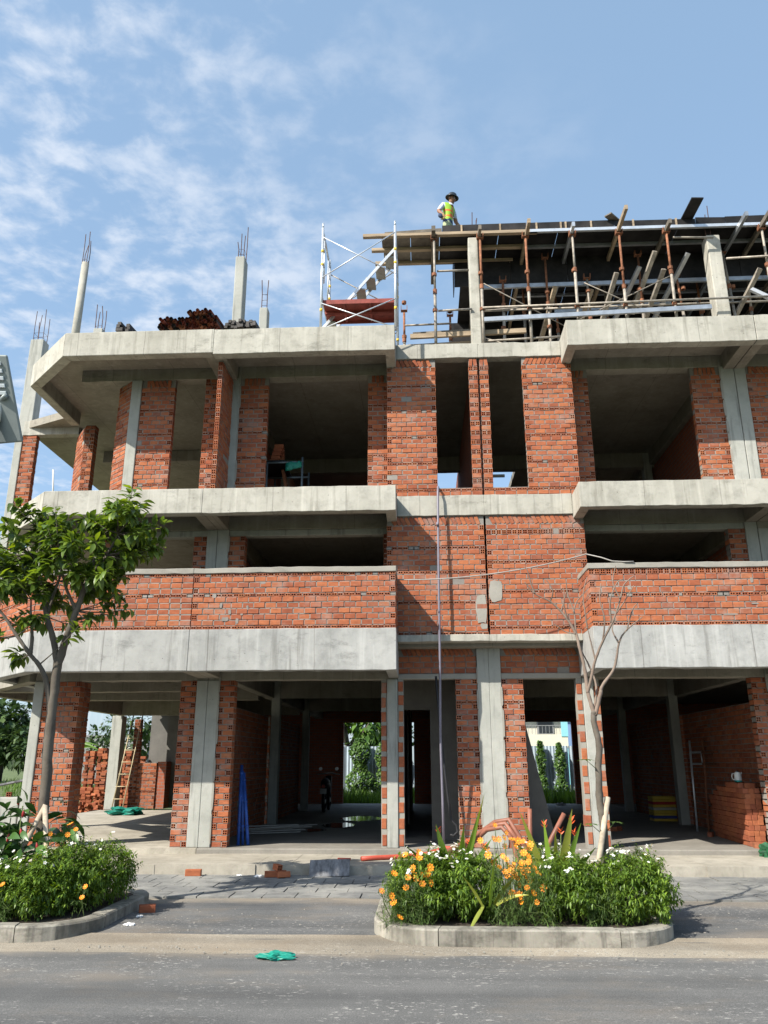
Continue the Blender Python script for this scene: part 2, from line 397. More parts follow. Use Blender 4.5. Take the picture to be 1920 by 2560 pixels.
def brick_wall(lay, O, u, L, H, thick=0.1, courses=None, quoin=True, top_diag=False, name='brick_wall', show=1.0, thin_every=5, back=False, skew=-1, side_faces=False):
    """O lower-left corner of the outer face, u unit vector along the wall; the face looks towards u x up turned outwards (-y for u=+x)"""
    u = Vector((u[0], u[1], 0)).normalized(); n = Vector((u.y, -u.x, 0)); O = Vector(O); up = Vector((0, 0, 1))
    W = Matrix.Identity(4)
    for i in range(3): W[i][0], W[i][1], W[i][2], W[i][3] = u[i], -n[i], up[i], O[i]
    core = MB(); g = 0.006
    def joint(a, b, z0_, z1_, gg=None):
        gg = g if gg is None else gg
        cs = [(a, gg), (b, gg), (b, thick-gg), (a, thick-gg)]
        core.add([W @ Vector((c[0], c[1], z0_)) for c in cs]+[W @ Vector((c[0], c[1], z1_)) for c in cs], [(3,2,1,0),(4,5,6,7),(0,1,5,4),(1,2,6,5),(2,3,7,6),(3,0,4,7)])
    wall = bpy.data.objects.new(name, None); put_later = []
    if courses is None:
        courses = []; z = 0; k = 0; lim = H-(0.165 if top_diag else 0)
        while z < lim-0.05:
            if thin_every and k == thin_every and lim-z > 0.12: courses.append('T'); z += 0.056; k = 0
            else: courses.append('S'); z += 0.0925; k += 1
        if top_diag: courses.append('D')
    nom = {'S': 0.0925, 'T': 0.056, 'D': 0.165, 'Q': 0.0925}
    tot = sum(nom[c] for c in courses); sc = H/tot
    z = 0; i = 0
    joint(g, L-g, 0, 0.008)
    for c in courses:
        h = nom[c]*sc; zc = z+h/2
        joint(g, L-g, z+h-0.010, z+h+0.009)
        wob = R.uniform(-0.003, 0.003)
        if c == 'S' or c == 'Q':
            row = layout(L, i, quoin) if c == 'S' else [('H', k*L/round(L/0.094), (k+1)*L/round(L/0.094)) for k in range(round(L/0.094))]
            i += 1
            for kind, a, b in row:
                joint(max(g, a-0.010), a+0.011, z, z+h)
                if L > 0.5 and R.random() < 0.005: joint(a, b, z, z+h, 0.004); continue
                jn = R.uniform(0.009, 0.016); bw = b-a-jn; bh = h-R.uniform(0.010, 0.017)
                d0 = BRICK_DIM[kind]
                if kind == 'S' and bw < 0.115: kind = 'H' if R.random() < 0.4 else 'S'; d0 = BRICK_DIM[kind]
                pr = R.gauss(0, 0.0035)
                Mx = W @ Matrix.Translation(((a+b)/2+R.uniform(-.002, .002), thick/2-pr, zc+wob+R.uniform(-.002, .002))) @ Matrix.Rotation(R.gauss(0, 0.006), 4, 'Y') @ Matrix.Rotation(R.gauss(0, 0.008), 4, 'Z')
                put_later.append(( kind, Mx, (bw/d0[0], thick/BD, bh/d0[1]), show))
        elif c == 'T':
            nT = max(1, round(L/0.095)); w = L/nT
            for k in range(nT):
                joint(max(g, k*w-0.008), k*w+0.009, z, z+h)
                if R.random() < 0.06: joint(k*w, (k+1)*w, z, z+h); continue
                Mx = W @ Matrix.Translation(((k+0.5)*w+R.uniform(-.004, .004), thick/2-R.gauss(0, 0.003), zc+R.uniform(-.002, .002))) @ Matrix.Rotation(R.gauss(0, 0.02), 4, 'Y')
                put_later.append(( 'T', Mx, ((w-0.009)/0.086, thick/BD, (h-0.010)/0.044), show))
        elif c == 'D':
            joint(g, L-g, z, z+h, 0.018)
            p = 0.083; nD = max(2, int((L-0.10)/p)); x0 = (L-nD*p)/2
            for k in range(nD):
                ang = skew*rad(R.gauss(27, 3)) if L > 0.7 or k not in (0, nD-1) else rad(R.gauss(0, 3))
                if L < 0.6: ang = rad(R.gauss(0, 5))
                Mx = W @ Matrix.Translation((x0+(k+0.5)*p, thick/2-R.gauss(0, 0.004), zc-0.004)) @ Matrix.Rotation(ang+math.pi/2, 4, 'Y')
                put_later.append(( 'S', Mx, ((h*0.93)/BL, thick/BD, 0.066/BH), show))
        z += h
    bpy.data.objects.remove(wall)
    wall = core.build(name, 'mortar', lay.house)
    for it in put_later: lay.put(wall, *it)
    return wall
# ------------------------------------------------------------------ the row of unfinished houses
PX = 1.145; F = 14.1; CB = 13.65; B1 = 12.75; B2 = 12.95; REAR = 28.8
def brick_tex(name):
    m, n, l, b = nodes_of(name)
    g = n.new('ShaderNodeNewGeometry'); sp = n.new('ShaderNodeSeparateXYZ'); l.new(g.outputs['Position'], sp.inputs[0])
    ad = N(n, 'ShaderNodeMath', operation='ADD'); l.new(sp.outputs[0], ad.inputs[0]); l.new(sp.outputs[1], ad.inputs[1])
    cb = n.new('ShaderNodeCombineXYZ'); l.new(ad.outputs[0], cb.inputs[0]); l.new(sp.outputs[2], cb.inputs[1])
    t = n.new('ShaderNodeTexBrick'); l.new(cb.outputs[0], t.inputs['Vector']); t.inputs['Scale'].default_value = 1.0
    t.inputs['Brick Width'].default_value = 0.186; t.inputs['Row Height'].default_value = 0.0925; t.inputs['Mortar Size'].default_value = 0.007
    t.inputs['Color1'].default_value = (0.40, 0.11, 0.05, 1); t.inputs['Color2'].default_value = (0.30, 0.09, 0.05, 1); t.inputs['Mortar'].default_value = (0.22, 0.19, 0.17, 1)
    l.new(t.outputs['Color'], b.inputs['Base Color']); b.inputs['Roughness'].default_value = 0.9
    bump(n, l, b, t.outputs['Fac'], -0.4, 0.01); return m
MT['brick_tex'] = brick_tex('dim_brickwork')
MT['rebar'] = plain('rusty_rebar', (0.10, 0.055, 0.045), 0.7, 0.3)
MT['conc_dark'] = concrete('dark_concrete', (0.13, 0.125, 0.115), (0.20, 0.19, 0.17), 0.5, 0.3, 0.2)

def rebars(parent, x0, x1, y0, y1, z0, tops, r=0.009, ties=2):
    pts = [(x0, y0), (x1, y0), (x1, y1), (x0, y1)]
    for i, t in enumerate(tops):
        x, y = pts[i % 4] if i < 4 else ((x0+x1)/2, y0)
        MB().tube([(x, y, z0-0.05), (x+R.gauss(0, .006), y, (z0+t)/2), (x+R.gauss(0, 0.015), y+R.gauss(0, .01), t)], r, 6).build('rebar', 'rebar', parent)
    for k in range(ties):
        z = z0+0.07+0.13*k
        MB().tube([(*p, z+R.uniform(-.01, .01)) for p in pts+pts[:1]], 0.004, 4).build('rebar_tie', 'rebar', parent)

def middle_house(label, mirror, tag_grp):
    def X(a, b):
        return (2*PX-b, 2*PX-a) if mirror else (a, b)
    px0, px1 = X(-3.783, 1.1445)
    h = thing('unfinished_house', ((px0+px1)/2, F, 0), label, 'house', tag_grp)
    lay = Bricklayer(h)
    def bx(name, mat, xa, xb, y0, y1, z0, z1, bevel=0.012):
        a, b = X(xa, xb); return boxpart(name, mat, h, a, b, y0, y1, z0, z1, bevel)
    def wall(xa, xb, y, z0, z1, thick=0.1, **kw):
        a, b = X(xa, xb)
        return brick_wall(lay, (a, y, z0), (1, 0), b-a, z1-z0, thick, skew=(-1 if kw.pop('lean', 0) == 0 else 1), **kw)
    def side_wall(x, y0, y1, z0, z1, towards, thick=0.1, **kw):
        """wall running in depth; towards = +1 faces the party axis side (right for the left house)"""
        s = -towards if mirror else towards; xx = 2*PX-x if mirror else x
        if s > 0: return brick_wall(lay, (xx, y0, z0), (0, 1), y1-y0, z1-z0, thick, **kw)
        return brick_wall(lay, (xx, y1, z0), (0, -1), y1-y0, z1-z0, thick, **kw)
    # ---- floors
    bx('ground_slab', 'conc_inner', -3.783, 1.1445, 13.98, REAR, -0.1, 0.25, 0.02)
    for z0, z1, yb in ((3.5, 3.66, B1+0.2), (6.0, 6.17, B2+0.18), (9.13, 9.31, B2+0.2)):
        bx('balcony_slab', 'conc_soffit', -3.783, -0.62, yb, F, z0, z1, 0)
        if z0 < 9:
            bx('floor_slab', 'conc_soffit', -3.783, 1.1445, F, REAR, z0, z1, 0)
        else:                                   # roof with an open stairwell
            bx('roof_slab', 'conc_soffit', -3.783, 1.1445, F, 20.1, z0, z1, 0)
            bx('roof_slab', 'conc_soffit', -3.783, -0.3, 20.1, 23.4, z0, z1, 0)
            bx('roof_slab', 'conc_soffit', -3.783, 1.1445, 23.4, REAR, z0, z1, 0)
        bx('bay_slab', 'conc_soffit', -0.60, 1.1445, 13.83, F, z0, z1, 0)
    # ---- balcony edge beams and their side returns
    for z0, z1, yb, w, mt in ((3.0, 3.665, B1, 0.2, 'conc_grey'), (5.72, 6.17, B2, 0.18, 'conc_band'), (8.80, 9.31, B2, 0.2, 'conc_band')):
        bx('edge_beam', mt, -3.783, -0.42, yb, yb+w, z0, z1, 0.014)
        bx('side_beam', mt, -0.60, -0.423, yb+w, F-0.3 if z0 > 5 else F, z0+0.003, z1-0.003, 0.012)
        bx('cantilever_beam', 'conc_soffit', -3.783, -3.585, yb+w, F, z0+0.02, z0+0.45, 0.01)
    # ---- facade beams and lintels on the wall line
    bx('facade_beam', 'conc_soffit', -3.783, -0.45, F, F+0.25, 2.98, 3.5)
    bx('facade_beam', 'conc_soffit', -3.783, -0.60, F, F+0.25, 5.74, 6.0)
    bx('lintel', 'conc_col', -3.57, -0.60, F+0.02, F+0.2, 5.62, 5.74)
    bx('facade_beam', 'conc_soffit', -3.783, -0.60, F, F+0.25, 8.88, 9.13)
    bx('bay_beam', 'conc_band', -0.42, 1.1445, 13.62, 13.83, 5.81, 6.19, 0.012)
    bx('bay_beam', 'conc_band', -0.42, 1.1445, 13.62, 13.83, 8.955, 9.26, 0.012)
    bx('ledge', 'conc_band', -0.42, 1.1445, 13.58, F+0.2, 3.555, 3.67, 0.012)
    bx('lintel', 'mortar_patch', -0.445, 0.94, F, F+0.2, 2.975, 3.07)
    # ---- columns
    for xa, xb, z0, z1 in ((-3.783, -3.585, 0.25, 2.98), (-0.63, -0.447, 0.25, 2.98), (0.94, 1.1445, 0.25, 3.555), (-3.783, -3.57, 3.66, 5.74), (-3.783, -3.52, 6.17, 8.88)):
        bx('column', 'conc_col', xa, xb, F-0.02, F+0.25, z0, z1, 0.01)
    for xa, xb, y in ((-3.6, -3.4, 19.2), (-3.6, -3.4, 24.2)) if mirror else ((-3.6, -3.4, 19.2), (-0.55, -0.35, 19.2), (-3.6, -3.4, 24.2), (-0.55, -0.35, 24.2)):
        bx('column', 'conc_col', xa, xb, y, y+0.25, 0.25, 3.5); bx('column', 'conc_col', xa, xb, y, y+0.25, 3.66, 6.0); bx('column', 'conc_col', xa, xb, y, y+0.25, 6.17, 9.13)
    for y in (19.2, 24.2):
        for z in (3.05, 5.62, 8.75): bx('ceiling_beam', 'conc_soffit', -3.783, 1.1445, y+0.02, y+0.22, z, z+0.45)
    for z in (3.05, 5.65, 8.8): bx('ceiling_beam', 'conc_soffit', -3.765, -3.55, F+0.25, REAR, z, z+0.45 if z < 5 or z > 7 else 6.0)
    # ---- brickwork, ground floor
    wall(-3.585, -3.30, F, 0.25, 2.98, 0.2, thin_every=0)
    wall(0.557, 0.94, F, 0.25, 2.975, 0.2, thin_every=8)
    wall(-0.445, 0.94, F+0.03, 3.07, 3.555, 0.12, courses=['S', 'S', 'S', 'D'], quoin=False)
    for xa, xb in ((-0.735, -0.632), (-0.445, -0.34)):       # toothed jambs: bricks on end between lumps of mortar
        a, b = X(xa, xb); core = MB().box(a+0.004, b-0.004, F+0.006, F+0.19, 0.25, 2.975).build('brick_jamb', 'mortar_patch', h)
        z = 0.27+R.uniform(0, 0.05)
        while z < 2.85:
            hh = R.uniform(0.16, 0.185)
            Mx = Matrix.Translation(((a+b)/2+R.uniform(-.008, .008), F+0.096, z+hh/2)) @ Matrix.Rotation(math.pi/2+R.gauss(0, .02), 4, 'Y')
            lay.put(core, 'S', Mx, (hh/BL, 2.0, (b-a-R.uniform(0.004, 0.03))/BH), 1.0); z += hh+R.uniform(0.06, 0.11)
    # ---- first floor
    wall(-3.783, -0.425, B1+0.02, 3.665, 4.60, 0.1, courses=(['T']+['S']*4+['T']+['S']*3+['Q'] if mirror else ['T']+['S']*5+['T']+['S']*3+['T']), name='balcony_parapet', quoin=True)
    side_wall(-0.425, B1+0.125, CB, 3.665, 4.60, 1, courses=(['T']+['S']*4+['T']+['S']*3+['Q'] if mirror else ['T']+['S']*5+['T']+['S']*3+['T']), name='balcony_parapet', quoin=False)
    bx('parapet_cap', 'mortar_patch', -3.783, -0.415, B1, B1+0.13, 4.60, 4.69, 0.01)
    bx('parapet_cap', 'mortar_patch', -0.54, -0.416, B1+0.133, CB, 4.602, 4.685, 0.01)
    wall(-3.57, -3.26, F, 3.66, 5.62, 0.2, thin_every=0)
    wall(-0.69, -0.60, F, 3.66, 5.62, 0.2, thin_every=0)
    wall(-0.61, 1.132, CB, 3.67, 5.81, 0.1, courses=['T']+['S']*5+['T']+['S']*5+['T']+['S']*4+['T']+['S']*4+['D'] if not mirror else ['S', 'T']+['S']*6+['T']+['S']*5+['T']+['S']*5+['Q', 'S', 'D'])
    side_wall(-0.61, CB+0.1, F+0.1, 3.67, 5.81, -1, quoin=False)
    # ---- second floor
    wall(-3.52, -2.95, F, 6.17, 8.88, 0.12, top_diag=True)
    wall(-0.99, -0.60, F, 6.17, 8.88, 0.12, top_diag=True)
    wall(-0.42, 1.132, CB, 6.19, 6.33, 0.1, courses=['S', 'T'], quoin=False)
    wall(-0.60, 0.33, CB, 6.33, 8.955, 0.1, top_diag=True, lean=mirror)
    wall(-0.60, -0.42, CB, 6.17, 6.33, 0.1, courses=['S', 'T'])
    wall(0.955, 1.13, CB, 6.33, 8.955, 0.1, courses=['S']*26+['D'], thin_every=0)
    side_wall(-0.60, CB+0.1, F, 6.17, 8.955, -1, quoin=False)
    # ---- inside: party wall, rear wall, stair
    side_wall(-3.66, F+0.26, 19.2, 0.25, 2.62, 1, 0.1, show=0.4); side_wall(-3.66, 19.45, 24.2, 0.25, 2.62, 1, 0.1, show=0.3)
    bx('party_wall', 'brick_tex', 1.03, 1.1445, F+0.26, REAR, 0.25, 3.5, 0)
    bx('party_wall', 'brick_tex', -3.781, -3.67, F+0.26, REAR, 3.66, 6.0, 0); bx('party_wall', 'brick_tex', 1.03, 1.1445, F+0.1, REAR, 3.66, 6.0, 0)
    bx('party_wall', 'brick_tex', -3.781, -3.67, F+0.26, REAR, 6.17, 9.13, 0); bx('party_wall', 'brick_tex', 1.03, 1.1445, F-0.2, REAR, 6.17, 9.13, 0)
    bx('rear_wall', 'brick_tex', -3.783, -2.80, REAR-0.15, REAR, 0.25, 3.5, 0); bx('rear_wall', 'brick_tex', -0.35, 1.0, REAR-0.15, REAR, 0.25, 3.5, 0)
    bx('rear_wall', 'brick_tex', -2.80, -0.35, REAR-0.15, REAR, 2.92, 3.5, 0)
    bx('rear_wall', 'brick_tex', -3.783, 1.0, REAR-0.15, REAR, 3.66, 6.0, 0); bx('rear_wall', 'brick_tex', -3.783, 1.0, REAR-0.15, REAR, 6.17, 9.13, 0)
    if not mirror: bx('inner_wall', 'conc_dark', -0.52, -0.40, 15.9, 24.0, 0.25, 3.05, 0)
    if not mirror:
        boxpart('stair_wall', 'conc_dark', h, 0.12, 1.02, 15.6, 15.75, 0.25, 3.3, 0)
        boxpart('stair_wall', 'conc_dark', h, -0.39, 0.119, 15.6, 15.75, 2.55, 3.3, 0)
    else:
        sf = MB(); sq = [(1.27, 0.25), (2.28, 0.25), (1.83, 2.3), (1.6, 3.2), (1.27, 3.2)]; sf.add([(x_, 15.0, z_) for x_, z_ in sq]+[(x_, 15.12, z_) for x_, z_ in sq], [(4, 3, 2, 1, 0), (5, 6, 7, 8, 9)]+[(i_, (i_+1) % 5, 5+(i_+1) % 5, 5+i_) for i_ in range(5)]); sf.build('stair_flight', 'conc_dark', h)
    return h, lay

houseB, layB = middle_house('unfinished brick house with white scaffold tower and pipe stacks on its roof', False, 'terrace of unfinished houses')
houseC, layC = middle_house('unfinished brick house carrying the black formwork deck, ladder frames in its garage', True, 'terrace of unfinished houses')
# roof columns of the two middle houses
boxpart('roof_column', 'conc_col', houseB, -3.781, -3.585, F, F+0.3, 9.31, 11.72, 0.02); rebars(houseB, -3.74, -3.62, F+0.05, F+0.25, 11.72, (12.1, 12.25, 12.62, 12.45))
boxpart('roof_column', 'conc_col', houseB, -3.22, -3.05, F, F+0.22, 9.31, 10.48, 0.02); rebars(houseB, -3.19, -3.08, F+0.06, F+0.06, 10.48, (11.15, 11.15), ties=3)
boxpart('roof_column', 'conc_band', houseC, 1.07, 1.275, 14.03, 14.25, 9.312, 11.95, 0.02)
rebars(houseC, 1.17, 1.26, 14.08, 14.2, 11.95, (12.6, 12.45, 12.5, 12.3), ties=1)
boxpart('roof_column', 'conc_band', houseC, 5.93, 6.20, F, F+0.3, 9.31, 11.88, 0.02)
rebars(houseC, 5.95, 6.05, F+0.05, F+0.25, 11.88, (12.3, 12.62, 12.55, 12.2), ties=1)
# mortar patches either side of the joint between the two houses
def patch(house, x, z, w, hh, y, mt='mortar_patch'):
    n_ = 14; pts = []
    for i in range(n_):
        a = 2*math.pi*i/n_; c, s = math.cos(a), math.sin(a); k = 1/max(abs(c), abs(s))**0.8
        pts.append((x+c*k*w/2*RW.uniform(.82, 1.05), z+s*k*hh/2*RW.uniform(.85, 1.04)))
    m = MB(); m.add([(p[0], y-0.007, p[1]) for p in pts]+[(p[0], y+0.03, p[1]) for p in pts], [tuple(range(n_)), tuple(range(2*n_-1, n_-1, -1))]+[(i, n_+i, n_+(i+1) % n_, (i+1) % n_) for i in range(n_)])
    m.build('mortar_patch', mt, house)
patch(houseB, 1.03, 4.11, 0.20, 0.52, CB); patch(houseC, 1.29, 4.43, 0.24, 0.40, CB); patch(houseB, 1.06, 3.82, 0.12, 0.10, CB)
for x, z, w, hh in ((-3.30, 4.06, .045, .09), (-3.15, 3.95, .05, .09), (-2.95, 3.93, .05, .08), (-3.42, 4.22, .07, .08), (-3.22, 3.83, .12, .07), (-3.02, 3.80, .05, .09), (-2.86, 4.02, .04, .08), (-2.62, 4.43, .10, .035)): patch(houseB, x, z, w, hh, B1+0.022, 'mortar')
for x, z, w, hh in ((3.15, 4.28, .06, .08), (3.35, 4.28, .06, .07), (4.15, 4.16, .05, .05), (3.05, 3.88, .08, .06), (5.3, 4.38, .05, .09), (4.9, 3.83, .25, .03), (5.3, 4.0, .12, .025)): patch(houseC, x, z, w, hh, B1+0.022, 'mortar')
# the thin partition between the balconies of the second floor
brick_wall(layB, (-3.752, 13.25, 6.17), (1, 0), 0.092, 2.63, 0.1, name='balcony_partition', thin_every=0)
brick_wall(layB, (-3.660, 13.355, 6.17), (0, 1), 0.74, 2.63, 0.09, name='balcony_partition', quoin=False, thin_every=0)
for hs, x, z0, z1 in ((houseB, -3.585, .3, 2.9), (houseB, 0.945, .3, 2.9), (houseC, 1.35, .3, 2.9), (houseC, 5.87, .3, 2.9), (houseB, -3.57, 3.8, 5.6), (houseB, -3.52, 6.3, 8.8), (houseC, 5.81, 6.3, 8.8)):
    z = z0                                                            # mortar squeezed out where brick meets column
    while z < z1:
        hh = RW.uniform(.18, .5); patch(hs, x+RW.uniform(-.008, .008), z+hh/2, RW.uniform(.025, .055), hh, F-.014); z += hh*RW.uniform(.85, 1.5)
layB.finish(); layC.finish()

# ---- corner house with the chamfered balconies
houseA = thing('unfinished_house', (-6.5, F, 0), 'unfinished corner house with chamfered balconies and an open ground floor behind the leafy tree', 'house', 'terrace of unfinished houses')
layA = Bricklayer(houseA)
def pa(name, mat, poly, z0, z1, bevel=0.0):
    return MB().prism(poly, z0, z1).build(name, mat, houseA, bevel=bevel)
def chamfer_band(yB, xA, xS, w, z0, z1, mt):
    yc = yB+(xA-xS); t = w*0.414
    pa('edge_beam', mt, [(-3.786, yB), (-3.786, yB+w), (xA+t, yB+w), (xA, yB)][::1], z0, z1, 0.012)
    pa('chamfer_beam', mt, [(xA-0.003, yB+0.003), (xA+t-0.003, yB+w), (xS+w, yc+t-0.003), (xS, yc)], z0, z1, 0.012)
    pa('side_beam', mt, [(xS+0.002, yc+0.004), (xS+w, yc+t+0.001), (xS+w, 16.1), (xS+0.002, 16.1)], z0, z1, 0.012)
A1, S1 = -6.45, -7.72
chamfer_band(B1, A1, S1, 0.2, 3.0, 3.665, 'conc_grey')
chamfer_band(B2, -6.62, -7.82, 0.2, 5.72, 6.17, 'conc_band')
chamfer_band(B2, -6.62, -7.82, 0.2, 8.83, 9.32, 'conc_band')
for z0, z1, yb, xa, xs in ((3.5, 3.66, B1, A1, S1), (6.0, 6.165, B2, -6.62, -7.82), (9.13, 9.315, B2, -6.62, -7.82)):
    w = 0.2; t = w*0.414; yc = yb+(xa-xs)
    pa('floor_slab', 'conc_soffit', [(-3.786, yb+w), (xa+t, yb+w), (xs+w, yc+t), (xs+w, 16.1), (-9.3, 16.9), (-9.3, REAR), (-3.786, REAR)][::-1], z0, z1)
boxpart('ground_slab', 'conc_floor', houseA, -6.9, -3.786, 13.98, REAR, -0.1, 0.248, 0)
pa('ground_slab', 'conc_floor', [(-6.9, 13.98), (-7.05, 13.98), (-9.7, 16.7), (-9.7, 24.8), (-6.9, 24.8)][::-1], -0.1, 0.248)
def ab(name, mat, *c, bevel=0.012): return boxpart(name, mat, houseA, *c, bevel)
def aw(xa, xb, y, z0, z1, thick=0.1, **kw): return brick_wall(layA, (xa, y, z0), (1, 0), xb-xa, z1-z0, thick, **kw)
ab('column', 'conc_col', -3.983, -3.786, F-0.02, F+0.25, 0.25, 2.98); ab('column', 'conc_col', -6.905, -6.73, F-0.02, F+0.2, 0.25, 2.98)
ab('column', 'conc_col', -3.98, -3.786, F-0.02, F+0.25, 3.66, 5.74); ab('column', 'conc_col', -3.98, -3.786, F-0.02, F+0.25, 6.17, 8.88)
ab('column', 'conc_col', -5.705, -5.50, F-0.02, F+0.2, 6.17, 8.88); ab('column', 'conc_col', -5.705, -5.50, F-0.02, F+0.2, 3.66, 5.74)
for yb, z0 in ((B1+0.2, 3.02), (B2+0.2, 5.74), (B2+0.2, 8.85)):
    ab('cantilever_beam', 'conc_soffit', -3.98, -3.786, yb, F, z0, z0+0.42)
ab('facade_beam', 'conc_soffit', -6.9, -3.786, F, F+0.25, 2.98, 3.5); ab('facade_beam', 'conc_soffit', -6.6, -3.786, F, F+0.25, 5.74, 6.0); ab('facade_beam', 'conc_soffit', -6.75, -3.786, F, F+0.25, 8.88, 9.13)
ab('lintel', 'conc_col', -5.50, -3.98, F+0.02, F+0.2, 5.62, 5.74)
for y, z in ((16.2, 2.97), (18.5, 2.97), (24.6, 2.97)): ab('ceiling_beam', 'conc_soffit', -9.4 if y > 17 else -8.7, -3.786, y, y+0.25, z, 3.5)
MB().bar((-6.95, 14.2, 3.24), (-9.3, 16.75, 3.24), 0.22, 0.52).build('chamfer_facade_beam', 'conc_soffit', houseA)
MB().bar((-9.33, 16.8, 3.24), (-9.33, 24.7, 3.24), 0.22, 0.52).build('side_facade_beam', 'conc_soffit', houseA)
for z in (5.74, 8.88): 
    ab('ceiling_beam', 'conc_soffit', -8.0, -3.786, 18.4, 18.6, z-0.05, z+0.24); ab('ceiling_beam', 'conc_soffit', -8.5, -3.786, 23.4, 23.6, z-0.05, z+0.24)
# brickwork
aw(-6.73, -6.07, F, 0.25, 2.98, 0.2, thin_every=8); aw(-4.275, -3.985, F, 0.25, 2.98, 0.2, thin_every=0)
brick_wall(layA, (-6.068, F+0.2, 0.25), (0, 1), 0.25, 2.73, 0.1, quoin=False)
aw(A1+0.02, -3.786, B1+0.02, 3.665, 4.60, 0.1, courses=['T']+['S']*5+['T']+['S']*3+['T'], name='balcony_parapet', quoin=False)
brick_wall(layA, (S1+0.02, B1+(A1-S1)+0.02, 3.665), (0.7071, -0.7071), (A1-S1)*1.414-0.01, 0.935, 0.1, courses=['T']+['S']*5+['T']+['S']*3+['T'], name='balcony_parapet', quoin=False)
ab('parapet_cap', 'mortar_patch', A1+0.03, -3.786, B1, B1+0.13, 4.60, 4.69)
pa('parapet_cap', 'mortar_patch', [(A1+0.024, B1+0.002), (A1+0.06, B1+0.13), (S1+0.13, B1+(A1-S1)+0.06), (S1, B1+(A1-S1))], 4.602, 4.687)
aw(-4.23, -3.98, F, 3.66, 5.62, 0.2, thin_every=0); aw(-6.0, -5.705, F+0.01, 3.66, 5.62, 0.15, thin_every=0)
aw(-5.50, -4.82, F, 6.17, 8.88, 0.12, top_diag=True); aw(-4.22, -3.985, F, 6.17, 8.88, 0.12, thin_every=5)
brick_wall(layA, (-6.08, 14.42, 6.17), (0.75, -0.66), 0.49, 2.71, 0.12, quoin=False)
brick_wall(layA, (-7.95, 16.75, 6.17), (0.60, -0.80), 0.75, 2.66, 0.12, quoin=False)
aw(-7.50, -7.28, 16.16, 6.17, 8.85, 0.2, thin_every=0)
# the side bay behind: tall corner column, beam and brick pier
ab('column', 'conc_col', -9.49, -9.315, 16.85, 17.2, 0.25, 8.95); ab('column', 'conc_col', -9.47, -9.15, 16.86, 17.16, 8.95, 11.5)
rebars(houseA, -9.43, -9.19, 16.9, 17.1, 11.5, (12.3, 12.35, 12.2, 12.1, 12.2))
ab('facade_beam', 'conc_band', -9.315, -7.98, 16.85, 17.05, 8.95, 9.31); ab('facade_beam', 'conc_band', -9.315, -7.98, 16.85, 17.05, 5.8, 6.17)
aw(-9.315, -8.98, 16.87, 6.17, 8.95, 0.15, thin_every=0); aw(-9.315, -8.98, 16.87, 3.66, 5.8, 0.15, thin_every=0)
ab('rear_wall', 'brick_tex', -8.4, -3.786, REAR-0.15, REAR, 0.25, 3.5, bevel=0); ab('rear_wall', 'brick_tex', -9.3, -3.786, REAR-0.15, REAR, 3.66, 6.0, bevel=0); ab('rear_wall', 'brick_tex', -7.4, -3.786, REAR-0.15, REAR, 6.17, 9.13, bevel=0)
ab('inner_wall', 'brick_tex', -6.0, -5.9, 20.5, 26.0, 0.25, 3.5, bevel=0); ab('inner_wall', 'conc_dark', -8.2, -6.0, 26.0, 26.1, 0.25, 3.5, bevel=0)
ab('column', 'conc_col', -9.62, -9.30, 24.9, 25.3, 0.25, 2.98)
# columns, stair and stair walls of the open ground floor
MB().tube([(-7.11, 14.3, 9.3), (-7.08, 14.3, 11.8)], [0.085, 0.075], 16).build('roof_column', 'conc_band', houseA, smooth=True); rebars(houseA, -7.13, -7.04, 14.25, 14.35, 11.8, (12.5, 12.55, 12.4, 12.3), ties=1)
ab('roof_column', 'conc_col', -6.73, -6.54, 14.3, 14.5, 9.31, 10.22); rebars(houseA, -6.71, -6.57, 14.33, 14.46, 10.22, (10.8, 10.75, 10.72, 10.7), ties=1)
aw(-9.12, -8.90, 25.5, 0.25, 2.9, 0.2, thin_every=0); aw(-8.88, -8.28, 25.45, 0.25, 1.58, 0.2)
ab('stair_wall', 'brick_tex', -8.27, -8.0, 25.5, 27.5, 0.25, 1.62, bevel=0)
MB().bar((-8.3, 27.0, 3.3), (-6.2, 27.0, 0.3), 1.2, 0.18, (0, 1, 0)).build('stair_flight', 'conc_dark', houseA)  # dark tone stands in for the shade at the back of the bay
ab('stair_wall', 'conc_dark', -9.3, -8.0, 27.65, 27.75, 0.25, 3.5, bevel=0)  # dark tone here too, painting the wall as shaded
layA.finish()

# ---- the next house on the right, cut by the picture edge
houseD = thing('unfinished_house', (8.5, F, 0), 'unfinished house past the garage with the stacked bricks and kettle', 'house', 'terrace of unfinished houses')
layD = Bricklayer(houseD)
def db(name, mat, *c, bevel=0.012): return boxpart(name, mat, houseD, *c, bevel)
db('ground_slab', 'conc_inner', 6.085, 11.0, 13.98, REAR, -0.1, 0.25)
for z0, z1, yb in ((3.5, 3.66, B1+0.2), (6.0, 6.17, B2+0.18), (9.13, 9.31, B2+0.2)): db('floor_slab', 'conc_soffit', 6.085, 11.0, yb, REAR, z0, z1, bevel=0)
for z0, z1, yb, mt in ((3.0, 3.665, B1, 'conc_grey'), (5.72, 6.17, B2, 'conc_band'), (8.80, 9.31, B2, 'conc_band')):
    db('edge_beam', mt, 6.085, 11.0, yb, yb+0.19, z0, z1); db('cantilever_beam', 'conc_soffit', 6.085, 6.275, yb+0.2, F, z0+0.02, z0+0.45)
db('facade_beam', 'conc_soffit', 6.085, 11, F, F+0.25, 2.98, 3.5); db('facade_beam', 'conc_soffit', 6.085, 11, F, F+0.25, 5.62, 6.0); db('facade_beam', 'conc_soffit', 6.085, 11, F, F+0.25, 8.88, 9.13)
